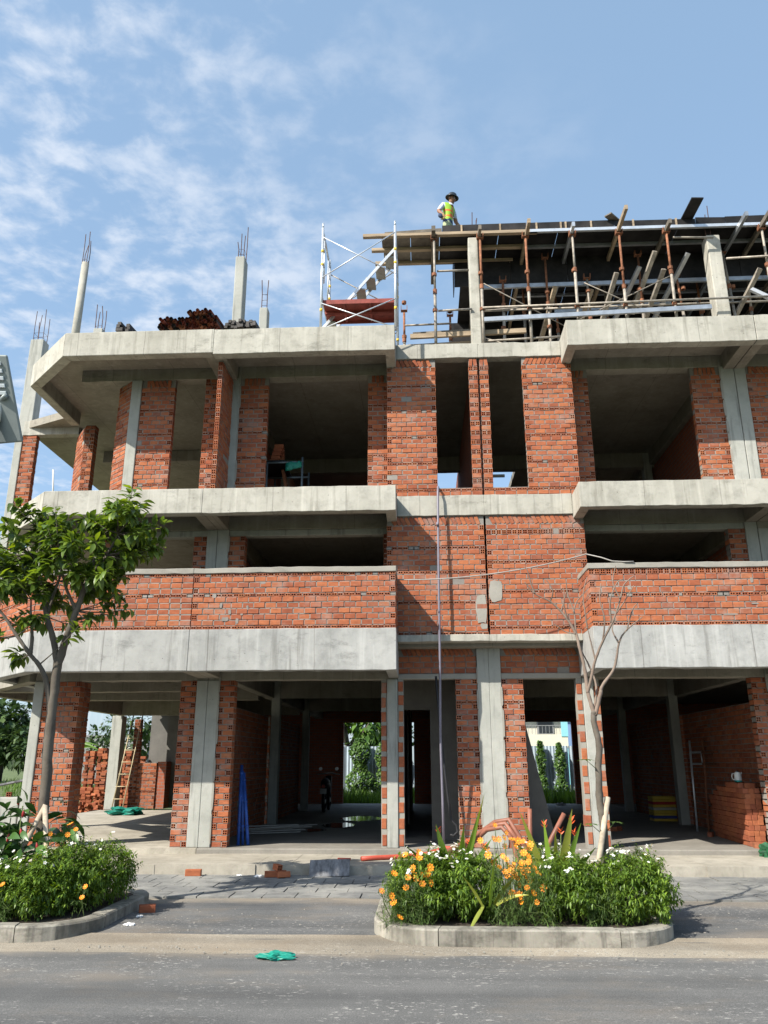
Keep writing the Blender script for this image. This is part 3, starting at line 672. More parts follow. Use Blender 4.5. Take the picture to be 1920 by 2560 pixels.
for z0, z1, xb in ((0.25, 2.98, 6.275), (3.66, 5.62, 6.29), (6.17, 8.88, 6.29)): db('column', 'conc_col', 6.085, xb, F-0.02, F+0.25, z0, z1)
def dw(*a, **k): return brick_wall(layD, (a[0], a[2], a[3]), (1, 0), a[1]-a[0], a[4]-a[3], a[5] if len(a) > 5 else 0.1, **k)
dw(6.275, 6.56, F, 0.25, 2.98, 0.2, thin_every=0); dw(6.29, 6.58, F, 3.66, 5.62, 0.2, thin_every=0); dw(6.29, 6.98, F, 6.17, 8.88, 0.12, top_diag=True)
dw(6.085, 9.0, B1+0.02, 3.665, 4.60, 0.1, courses=['T']+['S']*4+['T']+['S']*3+['Q'], name='balcony_parapet', quoin=False)
db('parapet_cap', 'mortar_patch', 6.085, 11, B1, B1+0.13, 4.60, 4.69)
db('rear_wall', 'brick_tex', 6.085, 11, REAR-0.15, REAR, 0.25, 9.13, bevel=0); db('side_wall', 'brick_tex', 10.9, 11, F, REAR-0.15, 0.25, 9.13, bevel=0)
layD.finish()
# ------------------------------------------------------------------ ground
def asphalt(name, c0, c1, sandy=0.0, drift=None):
    m, n, l, b = nodes_of(name)
    big = pos_noise(n, l, 0.7, 6, 0.65); r = ramp(n, l, big.outputs['Fac'], [(0.3, c0), (0.7, c1)])
    fine = pos_noise(n, l, 90, 3, 0.8); r2 = ramp(n, l, fine.outputs['Fac'], [(0.3, (0.55, 0.55, 0.55)), (0.72, (1.5, 1.5, 1.48))])
    col = mixc(n, l, 1.0, r.outputs[0], r2.outputs[0], 'MULTIPLY')
    # pale chips and cement spots
    sp = pos_noise(n, l, 34, 4, 0.6, (0.6, 1.3, 1)); rs = ramp(n, l, sp.outputs['Fac'], [(0.605, (0, 0, 0)), (0.655, (1, 1, 1))])
    pt = pos_noise(n, l, 0.9, 3, 0.5, (1, 1, 1), (7, 3, 0)); rp = ramp(n, l, pt.outputs['Fac'], [(0.42, (0, 0, 0)), (0.60, (1, 1, 1))])
    mm = N(n, 'ShaderNodeMath', operation='MULTIPLY'); l.new(rs.outputs[0], mm.inputs[0]); l.new(rp.outputs[0], mm.inputs[1])
    m3 = N(n, 'ShaderNodeMath', operation='MULTIPLY'); l.new(mm.outputs[0], m3.inputs[0]); m3.inputs[1].default_value = 0.8
    col = mixc(n, l, m3.outputs[0], col, (0.50, 0.48, 0.44))
    # dust and dried mud
    du = pos_noise(n, l, 0.9, 7, 0.7, (0.6, 1.2, 1), (2, 9, 0)); rd = ramp(n, l, du.outputs['Fac'], [(0.52-0.10*sandy, (0, 0, 0)), (0.78-0.1*sandy, (1, 1, 1))])
    md = N(n, 'ShaderNodeMath', operation='MULTIPLY'); l.new(rd.outputs[0], md.inputs[0]); md.inputs[1].default_value = 0.42+0.45*sandy
    col = mixc(n, l, md.outputs[0], col, (0.25, 0.195, 0.135))
    if drift:                                    # sand and dust lie thicker towards the kerb line
        g = n.new('ShaderNodeNewGeometry'); sp_ = n.new('ShaderNodeSeparateXYZ'); l.new(g.outputs['Position'], sp_.inputs[0])
        dn = pos_noise(n, l, 1.3, 7, 0.7, (0.7, 1.3, 1), (3, 6, 0))
        ma = N(n, 'ShaderNodeMath', operation='MULTIPLY_ADD'); l.new(dn.outputs['Fac'], ma.inputs[0]); ma.inputs[1].default_value = drift[2]; l.new(sp_.outputs[1], ma.inputs[2])
        mr = n.new('ShaderNodeMapRange'); mr.interpolation_type = 'SMOOTHSTEP'; mr.inputs[1].default_value = drift[0]; mr.inputs[2].default_value = drift[1]; mr.inputs[4].default_value = 0.85; l.new(ma.outputs[0], mr.inputs[0])
        fg = ramp(n, l, fine.outputs['Fac'], [(0.3, (0.21, 0.175, 0.13)), (0.7, (0.33, 0.28, 0.215))])
        col = mixc(n, l, mr.outputs[0], col, fg.outputs[0])
    tk = pos_noise(n, l, 1.0, 4, 0.55, (0.12, 2.4, 1), (0, 4, 0)); rt = ramp(n, l, tk.outputs['Fac'], [(0.35, (0.80, 0.80, 0.80)), (0.65, (1.18, 1.17, 1.15))])
    col = mixc(n, l, 1.0, col, rt.outputs[0], 'MULTIPLY')
    l.new(col, b.inputs['Base Color']); b.inputs['Roughness'].default_value = 0.9; b.inputs['Specular IOR Level'].default_value = 0.25
    bump(n, l, b, fine.outputs['Fac'], 0.5, 0.008); return m
MT['road'] = asphalt('asphalt', (0.105, 0.105, 0.103), (0.15, 0.148, 0.144), 0.0, (8.08, 8.5, 1.0))
MT['apron'] = asphalt('rough_asphalt', (0.08, 0.083, 0.086), (0.16, 0.158, 0.154), 0.3, (10.55, 11.3, 1.2))
MT['gutter'] = asphalt('sandy_gutter', (0.20, 0.175, 0.14), (0.34, 0.30, 0.24), 0.7)
MT['paver'] = concrete('grey_paver', (0.15, 0.15, 0.145), (0.31, 0.30, 0.27), 1.5, 0.0, 0.1)
MT['sand'] = plain('jointing_sand', (0.19, 0.175, 0.15), 0.95, 0, 0.3, 6)
MT['soil'] = plain('planter_soil', (0.055, 0.042, 0.03), 0.95, 0, 0.4, 12, bumpy=0.5)
MT['earth'] = plain('grassy_earth', (0.085, 0.11, 0.035), 0.95, 0, 0.45, 0.6, bumpy=0.4)

struct(MB().box(-400, 400, -80, 900, -0.6, -0.20).build('ground', 'earth'))
# the field behind and beside the houses
struct(MB().box(-400, -10.2, 13.0, 420, -0.19, -0.03).build('field', 'earth')); struct(MB().box(-10.2, 60, REAR+0.05, 420, -0.19, 0.05).build('field', 'earth'))
def sheet(name, mat, x0, x1, y0, y1, zf, nx, ny, amp=0.0):
    mb = MB(); 
    for j in range(ny+1):
        for i in range(nx+1):
            x = x0+(x1-x0)*i/nx; y = y0+(y1-y0)*j/ny
            mb.v.append((x, y, zf(x, y)))
    for j in range(ny):
        for i in range(nx):
            a = j*(nx+1)+i; mb.f.append((a, a+1, a+nx+2, a+nx+1)); mb.r.append(0); mb.mi.append(0)
    return mb.build(name, mat, smooth=True)
struct(sheet('road', 'road', -60, 60, -6, 7.80, lambda x, y: -0.012+0.005*math.sin(x*0.7)*math.sin(y*0.9)*min(1, (7.8-y)), 160, 40))
struct(sheet('gutter', 'gutter', -60, 60, 7.66, 8.40, lambda x, y: -0.022+0.050*(y-7.66)/0.74+0.003*math.sin(x*3.1+y*5), 240, 8))
def apron_z(x, y): return 0.016+min(1, max(0, (y-8.25)/0.35))*(0.008+0.010*math.sin(x*1.9+1)*math.sin(y*2.3)+0.008*math.sin(x*4.3)*math.cos(y*3.7))
struct(sheet('asphalt_apron', 'apron', -60, 60, 8.24, 10.52, apron_z, 500, 40))
# pavement of concrete pavers: bed plus single pavers where they show
pav = struct(MB().box(-60, 60, 10.5, 12.62, -0.15, 0.020).build('pavement', 'sand'))
pv_me = MB().box(-0.096, 0.096, -0.048, 0.048, -0.03, 0.03).mesh('paver', 'paver'); pv_l = MB().box(-0.193, 0.193, -0.193, 0.193, -0.03, 0.03).mesh('paver_large', 'paver')
stf = MB(); cnt = 0
for j in range(5):
    y = 10.5+0.2+j*0.4
    for i in range(-24, 24):
        x = i*0.4+0.2+(0.2 if j % 2 else 0)
        vis = (-3.3 < x < -0.3 or 2.2 < x < 5.4) 
        if vis and cnt < 290:
            o = bpy.data.objects.new('paver', pv_l); link(o); o.parent = pav
            o.location = (x, y, 0.008+R.gauss(0, 0.0025)); o.rotation_euler = (R.gauss(0, .006), R.gauss(0, .006), R.gauss(0, .008)); cnt += 1
        else: stf.box(x-0.192, x+0.192, y-0.192, y+0.192, -0.02, 0.038)
o = stf.build('further_pavers', 'paver', pav); o['kind'] = 'stuff'
# the platform in front of the houses
pl = MB()
for i in range(60):
    x0 = -12+i*0.5
    pl.box(x0, x0+0.5, 12.55+0.012*math.sin(i*1.7), 14.0, -0.1, 0.165+0.004*math.sin(i*0.8))
struct(pl.build('platform', 'conc_floor', bevel=0))
# ------------------------------------------------------------------ planter kerbs
def planter(x0, x1, label, y0=8.05, y1=10.52, r=0.62, round_left=True, round_right=True):
    t = thing('planter', ((x0+x1)/2, (y0+y1)/2, 0), label, 'planter', 'kerbed planters along the road')
    def outline(ins):
        pts = []; rr = r-ins*0.8
        def arc(cx, cy, a0, a1):
            for k in range(9):
                a = a0+(a1-a0)*k/8; pts.append((cx+rr*math.cos(a), cy+rr*math.sin(a)))
        X0, X1, Y0, Y1 = x0+ins, x1-ins, y0+ins, y1-ins
        arc(X0+rr, Y1-rr, math.pi/2, math.pi); arc(X0+rr, Y0+rr, math.pi, 1.5*math.pi); arc(X1-rr, Y0+rr, 1.5*math.pi, 2*math.pi); arc(X1-rr, Y1-rr, 0, math.pi/2)
        return pts
    O, I = outline(0), outline(0.16); n = len(O)
    # kerb stones of about 1.2 m with a joint between them
    seg = []; acc = 0; cur = [0]; i = 0
    for k in range(n):
        a, b = O[k], O[(k+1) % n]; L = math.hypot(a[0]-b[0], a[1]-b[1])
        if L > 0.6:
            m_ = max(1, round(L/1.25))
            if len(cur) > 1: seg.append([(O[q % n], I[q % n]) for q in cur])
            for q in range(m_):
                f0, f1 = q/m_, (q+1)/m_
                lerp = lambda P, f: (P[k][0]+(P[(k+1) % n][0]-P[k][0])*f, P[k][1]+(P[(k+1) % n][1]-P[k][1])*f)
                seg.append([(lerp(O, f0), lerp(I, f0)), (lerp(O, f1), lerp(I, f1))])
            cur = [k+1]
        else: cur.append(k+1)
    if len(cur) > 1: seg.append([(O[q % n], I[q % n]) for q in cur])
    for s in seg:
        zt = 0.145+R.gauss(0, 0.004); mb = MB(); m_ = len(s); vs = []
        for q, (a, b) in enumerate(s):
            if q in (0, m_-1):      # pull the ends in by half a joint
                w = s[1] if q == 0 else s[m_-2]; d = Vector((w[0][0]-a[0], w[0][1]-a[1])); d.normalize(); a = (a[0]+d.x*0.004, a[1]+d.y*0.004); b = (b[0]+d.x*0.004, b[1]+d.y*0.004)
            c = ((b[0]-a[0])*0.1, (b[1]-a[1])*0.1)
            vs += [(a[0], a[1], -0.08), (a[0], a[1], zt-0.015), (a[0]+c[0], a[1]+c[1], zt), (b[0], b[1], zt), (b[0], b[1], -0.08)]
        fs = []
        for q in range(m_-1):
            for e in range(4): fs.append((q*5+e, q*5+e+1, (q+1)*5+e+1, (q+1)*5+e))
        fs += [(4, 3, 2, 1, 0), tuple((m_-1)*5+e for e in range(5))]
        mb.add(vs, fs); mb.build('kerb_stone', 'conc_kerb', t)
    pa_ = MB().prism(I, -0.05, 0.12); pa_.build('soil', 'soil', t)
    return t
pl_left = planter(-7.4, -3.22, 'kerbed planter holding the leafy tree and red ginger plants')
pl_right = planter(-0.52, 2.36, 'kerbed planter holding the bare tree and orange cosmos flowers')
planter(6.0, 9.4, 'kerbed planter past the apron of the brick-stack garage')
# ------------------------------------------------------------------ formwork, props and scaffolds on the roof
MT['ply_black'] = plain('black_film_plywood', (0.016, 0.0145, 0.014), 0.6, 0, 0.8, 2.5, 0.25)
MT['ply_old'] = plain('weathered_plywood', (0.17, 0.145, 0.115), 0.85, 0, 0.45, 4.0)
MT['timber'] = plain('raw_timber', (0.34, 0.26, 0.175), 0.85, 0, 0.35, 6.0, stretch=(0.3, 1, 4), bumpy=0.2)
MT['steel_beam'] = plain('galvanised_beam', (0.46, 0.48, 0.50), 0.45, 0.75, 0.2, 5.0)
MT['prop_steel'] = plain('worn_prop_steel', (0.34, 0.30, 0.25), 0.65, 0.35, 0.4, 9.0)
MT['prop_rust'] = plain('rusty_prop', (0.25, 0.105, 0.055), 0.85, 0.1, 0.45, 14.0)
MT['galv'] = plain('galvanised_tube', (0.62, 0.64, 0.66), 0.38, 0.6, 0.15, 6.0)
MT['red_plank'] = plain('red_painted_steel', (0.27, 0.055, 0.04), 0.6, 0.1, 0.35, 7.0)
MT['yellow'] = plain('yellow_tape', (0.75, 0.5, 0.05), 0.6)
MT['pipe_rust'] = plain('red_oxide_pipe', (0.20, 0.065, 0.045), 0.75, 0.2, 0.6, 5.0)
MT['pipe_black'] = plain('blackened_steel', (0.05, 0.045, 0.042), 0.7, 0.3, 0.5, 6.0)

deck = thing('formwork_deck', (4.5, 14.1, 9.31), 'black plywood formwork deck with a raised edge, carried on steel props above the roof', 'formwork')
ZB = 11.895
for i, x in enumerate([1.30, 2.27, 3.18, 4.14, 5.10, 6.55, 7.02, 7.98]):       # bearers running in depth, ends sticking out
    y0 = 13.55 if i % 2 else 13.7
    mtb = 'timber' if i in (1, 3) else 'steel_beam' if i in (2, 5) else 'ply_old'
    MB().bar((x, y0-(0.25 if i in (3, 6) else 0), ZB+0.055+(0.05 if i in (3, 6) else 0)), (x+0.02, 17.6, ZB+0.05), 0.06, 0.10).build('bearer', mtb, deck)
MB().bar((0.36, 13.75, ZB+0.1), (0.36, 15.6, ZB+0.05), 0.08, 0.12).build('bearer', 'ply_old', deck)
for k, (y, xa, xb, mtb) in enumerate([(14.02, 2.35, 9.5, 'galv'), (14.55, 2.3, 9.5, 'steel_beam'), (15.1, 2.3, 9.5, 'steel_beam'), (15.7, 2.3, 9.5, 'steel_beam'), (16.4, 2.3, 9.5, 'steel_beam'),
                                      (14.02, -1.1, 2.5, 'timber'), (14.5, -0.95, 2.32, 'timber'), (14.98, -0.9, 2.1, 'timber')]):
    MB().bar((xa, y, ZB+0.145), (xb, y+0.02, ZB+0.145), 0.06 if mtb != 'timber' else 0.09, 0.065).build('joist', mtb, deck)
for i in range(8):                                                       # plywood sheets, each its own piece
    for j in range(5):
        x0 = (0.50 if j == 0 else 1.0)+i*1.225; y0 = 14.05 if j == 0 else 15.0+(j-1)*1.9
        MB().box(x0, x0+1.215, y0, y0+(0.94 if j == 0 else 1.89), ZB+0.185, ZB+0.205).build('plywood_sheet', 'ply_black', deck)
for x0, x1, y0, y1 in ((-0.72, -0.12, 14.1, 14.5), (-0.11, 0.49, 14.1, 14.5), (-0.70, -0.12, 14.52, 15.0), (-0.11, 0.49, 14.52, 15.0)):
    MB().box(x0, x1, y0, y1, ZB+0.183, ZB+0.2).build('plywood_sheet', 'ply_old', deck)
xs = [0.55, 2.3, 4.1, 5.75, 6.35, 7.7, 9.4]
for a, b in zip(xs[:-1], xs[1:]):
    MB().bar((a, 14.08, ZB+0.27+R.gauss(0, .008)), (b-0.01, 14.08, ZB+0.27+R.gauss(0, .012)), 0.02, 0.24).build('edge_board', 'ply_black', deck)
MB().bar((-0.65, 14.08, ZB+0.22), (0.54, 14.06, ZB+0.26), 0.025, 0.11).build('edge_board', 'ply_old', deck)
for x in (0.95, 1.75, 2.50, 3.0, 3.1, 3.62, 4.48, 5.35, 6.7, 7.3):
    MB().bar((x, 14.058, ZB+0.165), (x, 14.058, ZB+0.38), 0.035, 0.02, (0, 1, 0)).build('cleat', 'timber', deck)
for y, z0 in ((14.98, 11.36), (17.6, 11.2), (20.9, 11.0)):                              # beam sides hanging below the deck
    for i in range(7):
        x0 = 0.82+i*1.22
        MB().box(x0, x0+1.21, y, y+0.03, z0+R.uniform(0, .05), ZB+0.18).build('beam_form', 'ply_black', deck)
    MB().box(0.80, 0.815, y, y+0.35, z0, ZB+0.18).build('beam_form', 'ply_black', deck)
MB().bar((5.62, 13.5, ZB+0.42), (5.55, 14.6, ZB+0.34), 0.24, 0.025, (0, 0, 1)).build('loose_board', 'ply_black', deck)
MB().bar((3.95, 13.95, ZB+0.44), (4.3, 14.3, ZB+0.42), 0.16, 0.03, (0, 0, 1)).build('loose_board', 'ply_old', deck)

def prop(x, y, zt, i, lean=0.0, floor=9.31, lab=None):
    t = thing('steel_prop', (x, y, floor), lab or 'rust-stained telescopic steel prop in the front row under the formwork deck', 'prop', 'props under the formwork')
    zm = floor+(zt-floor)*R.uniform(0.52, 0.72); xl = x+lean
    MB().tube([(x, y, floor), (x+(xl-x)*(zm-floor)/(zt-floor), y, zm)], 0.030, 10).build('outer_tube', 'prop_steel', t, True)
    MB().tube([(x+(xl-x)*(zm-floor)/(zt-floor), y, zm-0.02), (xl, y, zt)], 0.024, 10).build('inner_tube', 'prop_rust' if i % 3 else 'prop_steel', t, True)
    MB().tube([(x+(xl-x)*(zm-floor)/(zt-floor), y, zm-0.05), (x+(xl-x)*(zm-floor)/(zt-floor), y, zm+0.05)], 0.042, 10).build('collar', 'prop_rust', t)
    MB().box(x-0.06, x+0.06, y-0.06, y+0.06, floor, floor+0.012).build('base_plate', 'prop_steel', t)
    m = MB(); m.box(xl-0.07, xl+0.07, y-0.05, y+0.05, zt, zt+0.01); m.box(xl-0.07, xl-0.058, y-0.05, y+0.05, zt+0.01, zt+0.11); m.box(xl+0.058, xl+0.07, y-0.05, y+0.05, zt+0.01, zt+0.11)
    m.build('u_head', 'prop_rust', t)
    for z in (floor+0.92, floor+1.75): MB().lathe((x, y, z), [(0.03, -0.035), (0.05, -0.03), (0.05, 0.03), (0.03, 0.035)], 8).build('coupler', 'prop_rust', t)
    return t
for i, x in enumerate([0.36, 1.30, 2.24, 3.18, 4.13, 5.09, 7.0, 7.98]): prop(x, 14.0, ZB-0.01, i, R.gauss(0.01, 0.01))
for i, x in enumerate([1.75, 2.72, 3.66, 4.62, 5.5, 6.6, 7.5]): prop(x+R.uniform(-.08, .08), 14.75, ZB-0.01 if i % 2 else 11.35, i+1, R.gauss(0, .06), lab='thin prop between the front row and the black beam form')
k = 0
for y in (15.5, 17.0, 18.8):
    for x in (1.35, 2.3, 3.2, 4.15, 5.1, 6.2, 7.0, 8.0):
        prop(x+R.uniform(-.15, .15), y+R.uniform(-.2, .2), ZB-0.01 if y != 17.0 else 10.95, k, R.gauss(0, 0.05), lab='thin steel prop in the shade of the rows behind, under the black deck'); k += 1
prop(-0.28, 15.0, 10.85, 1, lab='short rusty prop standing free on the roof near the white scaffold tower'); prop(0.72, 15.4, 10.95, 2, lab='short dark prop beside the free-standing roof rails')
def stick(name, a, b, r, mat, label, cat, group, n=8):
    return tag(MB().tube([a, b], r, n).build(name, mat, None, True), label, cat, group)
LG = 'ledger tubes of the roof scaffold'; LL = 'grey ledger tube clamped level across the roof props'
for a, b in (((1.3, 13.93, 10.22), (7.0, 13.93, 10.30)), ((3.2, 15.5, 10.25), (9.2, 15.5, 10.28)), ((5.2, 13.93, 11.72), (6.0, 13.95, 11.70)), ((6.2, 13.95, 11.2), (8.2, 13.93, 11.26)),
             ((0.42, 14.06, 11.18), (1.1, 14.08, 11.2)), ((0.42, 14.0, 10.22), (1.1, 14.0, 10.24)), ((-0.28, 15.0, 10.5), (0.72, 15.0, 10.52)), ((-0.5, 15.0, 9.95), (0.9, 15.0, 9.97)), ((-0.6, 15.0, 9.6), (1.0, 15.0, 9.62)),
             ((1.3, 14.07, 9.55), (3.1, 14.07, 9.62)), ((1.3, 14.7, 10.62), (9.0, 14.7, 10.68)), ((1.3, 14.72, 9.72), (5.0, 14.72, 9.75)), ((1.3, 16.0, 9.9), (9.0, 16.0, 9.95)), ((1.3, 17.0, 10.5), (9.0, 17.0, 10.5)), ((1.3, 18.8, 10.9), (9, 18.8, 10.95))):
    stick('scaffold_tube', a, b, 0.022, 'prop_steel', LL, 'scaffold tube', LG)
for a, b in (((1.35, 13.97, 10.8), (3.1, 14.8, 10.25)), ((1.35, 14.0, 10.2), (3.1, 14.9, 10.85)), ((3.35, 13.97, 10.75), (5.0, 14.6, 10.3)), ((3.35, 14.6, 10.3), (5.05, 13.98, 10.85)), ((1.35, 14.9, 9.5), (3.0, 14.9, 10.1)), ((1.4, 14.9, 10.1), (3.0, 14.9, 9.5))):
    stick('cross_brace', a, b, 0.011, 'prop_steel', 'thin diagonal cross brace between the steel props on the roof', 'brace', 'cross braces of the roof props', 6)
def beam(a, b, w, h, mat, label, up=(0, 0, 1), name='loose_beam', grp=None):
    return tag(MB().bar(a, b, w, h, up).build(name, mat, None), label, 'beam', grp)
beam((1.32, 13.9, 9.93), (5.75, 13.9, 10.08), 0.05, 0.09, 'steel_beam', 'long galvanised steel beam lying level at knee height across the props')
beam((-0.15, 14.4, 9.88), (2.2, 14.4, 9.95), 0.06, 0.10, 'timber', 'pale timber beam laid level across the low rails left of the props')
beam((-0.2, 14.5, 9.70), (1.4, 14.5, 9.76), 0.06, 0.09, 'timber', 'lower pale timber under its twin on the low roof rails')
beam((-0.1, 15.4, 10.5), (1.2, 15.4, 10.55), 0.05, 0.10, 'ply_old', 'short grey timber resting on the free-standing roof rails')
for q, (a, b, mt_) in enumerate([((4.65, 14.5, 11.45), (4.0, 15.9, 10.2), 'steel_beam'), ((2.9, 14.6, 11.1), (2.55, 15.8, 9.9), 'timber'), ((3.72, 14.9, 11.2), (3.3, 15.9, 10.0), 'timber'), ((5.6, 14.3, 11.6), (5.1, 15.4, 10.7), 'steel_beam'), ((6.75, 14.3, 10.7), (7.6, 13.9, 9.8), 'galv'), ((4.9, 14.2, 11.6), (4.6, 15.2, 10.75), 'prop_steel'), ((6.9, 14.1, 11.05), (6.45, 15.2, 10.1), 'prop_steel'), ((4.05, 14.1, 11.05), (3.8, 15.0, 10.2), 'prop_steel'), ((5.0, 14.1, 11.1), (4.7, 15.3, 10.2), 'prop_steel')]):
    beam(a, b, 0.055, 0.09, mt_, 'beam propped at a slant among the steel props under the formwork', (1, 0, 0.3), 'slanting_beam', 'slanting beams under the formwork')
beam((3.0, 15.4, 10.98), (5.5, 15.35, 11.10), 0.05, 0.09, 'steel_beam', 'bent steel beam carried level behind the front props'); beam((1.2, 14.9, 11.32), (9.2, 14.9, 11.36), 0.05, 0.09, 'steel_beam', 'long steel beam level with the lower edge of the black beam forms')

# ---- white frame scaffold with the red planks and the stair
tower = thing('scaffold_tower', (-1.1, 13.8, 9.31), 'white frame scaffold tower with yellow bands standing on the roof edge', 'scaffold')
for x in (-1.82, -0.405):
    for y in (13.15, 14.35):
        MB().tube([(x, y, 9.31), (x, y, 11.62)], 0.026, 10).build('leg', 'galv', tower, True); MB().tube([(x, y, 11.62), (x, y, 11.73)], 0.019, 10).build('spigot', 'galv', tower, True)
        for z in (9.75, 10.75, 11.05): MB().tube([(x, y, z), (x, y, z+0.06)], 0.028, 10).build('yellow_band', 'yellow', tower, True)
    for z in (11.55, 10.10): MB().tube([(x, 13.15, z), (x, 14.35, z)], 0.022, 8).build('cross_tube', 'galv', tower, True)
    for y in (13.42, 14.08): MB().tube([(x, y, 10.55), (x, y, 11.55)], 0.017, 8).build('inner_post', 'galv', tower, True)
    for z in (10.55, 10.9, 11.25): MB().tube([(x, 13.15, z), (x, 13.42, z)], 0.014, 6).build('rung', 'galv', tower, True); MB().tube([(x, 14.08, z), (x, 14.35, z)], 0.014, 6).build('rung', 'galv', tower, True)
for y in (13.13, 14.38):
    for a, b in (((-1.82, 11.40), (-0.405, 10.52)), ((-1.82, 10.48), (-0.405, 11.46)), ((-1.82, 9.92), (-0.405, 9.1+0.25)), ((-1.82, 9.35), (-0.405, 9.98))):
        MB().tube([(a[0], y, a[1]), (b[0], y, b[1])], 0.011, 6).build('brace', 'prop_steel' if y > 14 else 'galv', tower, True)
for y0, lab in ((13.2, 'red steel scaffold plank at the front of the white scaffold tower'), (13.58, 'red steel scaffold plank behind the front plank of the white tower')):
    m = MB().box(-1.80, -0.42, y0, y0+0.36, 10.0, 10.03); m.box(-1.80, -0.42, y0, y0+0.02, 9.94, 10.0); m.box(-1.80, -0.42, y0+0.34, y0+0.36, 9.94, 10.0)
    for x in (-1.4, -0.9): m.box(x-0.02, x+0.02, y0+0.02, y0+0.34, 9.96, 10.0)
    tag(m.build('scaffold_plank', 'red_plank', None), lab, 'plank', 'red planks of the scaffold tower')
st = thing('scaffold_stair', (-1.2, 13.9, 9.31), 'aluminium scaffold stair climbing diagonally inside the white tower', 'stair')
for y in (13.75, 14.2): MB().bar((-2.18, y, 9.35), (-0.42, y, 11.54), 0.025, 0.055).build('stringer', 'galv', st)
for k in range(9):
    f = (k+0.4)/9; x = -2.18+1.76*f; z = 9.35+2.19*f
    MB().bar((x, 13.78, z-.03), (x, 14.18, z-.03), 0.19, 0.03, (.12, 0, 1)).build('tread', 'conc_col', st)
boxpart('base_timber', 'timber', st, -2.35, -1.95, 13.7, 14.3, 9.31, 9.345, 0)
# ---- stacks of pipes on the roof
def pipe_stack(x0, x1, rows, y, mat, r, label, square=False, tilt=0.12, jit=0.04, zst=9.56):
    z = zst; n = 0
    for k, cnt_ in enumerate(rows):
        for i in range(cnt_):
            x = x0+(x1-x0)*(i+0.5)/cnt_*1.0+R.uniform(-.01, .01); yy = y+R.uniform(-jit, jit*2); zz = z+r+k*r*2.05+R.uniform(0, r*0.5)
            a, b = Vector((x, yy, zz+R.uniform(0, .03))), Vector((x+tilt*2.2, yy+2.2, zz))
            if square: o = MB().bar(a, b, r*2, r*2).build('square_tube', mat, None)
            else:
                m = MB().tube([a, b], r, 10, cap=False); m.tube([a, a+(b-a)*0.3], r*0.8, 10, cap=False); d = a+(b-a)*0.3
                m.box(d.x-r*.5, d.x+r*.5, d.y, d.y+.01, d.z-r*.5, d.z+r*.5)
                o = m.build('steel_pipe', R.choice([mat, mat, 'pipe_black', 'prop_rust']), None, True)
            tag(o, label, 'pipe', label.split(' of ')[-1]); n += 1
for z_, (a, b) in ((9.31, (-5.1, -3.8)), (9.31, (-3.78, -3.05))):
    for y in (13.5, 15.2): tag(MB().box(a, b, y, y+0.08, z_, z_+0.25).build('bearer_timber', 'timber', None), 'timber bearer under the pipe stack at the roof edge', 'timber', 'bearers under the pipe stacks')
pipe_stack(-5.03, -3.86, (17, 17, 16, 16), 13.35, 'pipe_rust', 0.034, 'red oxide steel pipe end in the wide roof-edge stack of rusty pipes')
pipe_stack(-4.45, -3.98, (7, 6), 13.3, 'pipe_rust', 0.034, 'red oxide steel pipe end in the wide roof-edge stack of rusty pipes', zst=9.84)
pipe_stack(-3.72, -3.12, (10, 10, 9), 13.38, 'pipe_black', 0.03, 'blackened square tube in the low stack of square tubes', True)
pipe_stack(-5.85, -5.60, (4, 3, 2), 13.4, 'pipe_black', 0.035, 'dark square tube in the small roof pile of loose tubes', True)
beam((0.78, 20.3, 9.31), (0.80, 20.35, 11.2), 0.10, 0.10, 'timber', 'pale timber post standing in the open roof stairwell behind the left window', (0, 1, 0), 'timber_post')
beam((1.62, 20.3, 9.31), (1.72, 20.35, 11.2), 0.09, 0.09, 'timber', 'leaning timber post in the open roof stairwell behind the right window', (0, 1, 0), 'timber_post')
# tubes standing round the open stairwell of the roof
for a, b in (((0.55, 20.6, 9.31), (0.55, 20.6, 11.6)), ((0.35, 20.5, 9.9), (2.0, 20.5, 9.95)), ((1.75, 20.4, 9.31), (1.75, 20.4, 11.6)), ((0.3, 20.6, 9.4), (1.0, 20.6, 10.3)), ((0.05, 19.9, 9.31), (0.05, 19.9, 11.6)), ((0.9, 20.3, 9.31), (0.9, 20.3, 11.6)), ((2.05, 20.2, 9.31), (2.05, 20.2, 11.6)), ((0.0, 20.1, 10.1), (2.2, 20.1, 10.1)), ((0.0, 20.1, 9.75), (2.2, 20.1, 9.78)), ((0.05, 20.0, 9.4), (0.9, 20.2, 10.4)), ((1.5, 20.2, 10.3), (2.1, 20.2, 9.4))):
    stick('scaffold_tube', a, b, 0.024, 'galv', 'galvanised tube framing the open stairwell of the roof', 'scaffold tube', 'tubes round the stairwell')
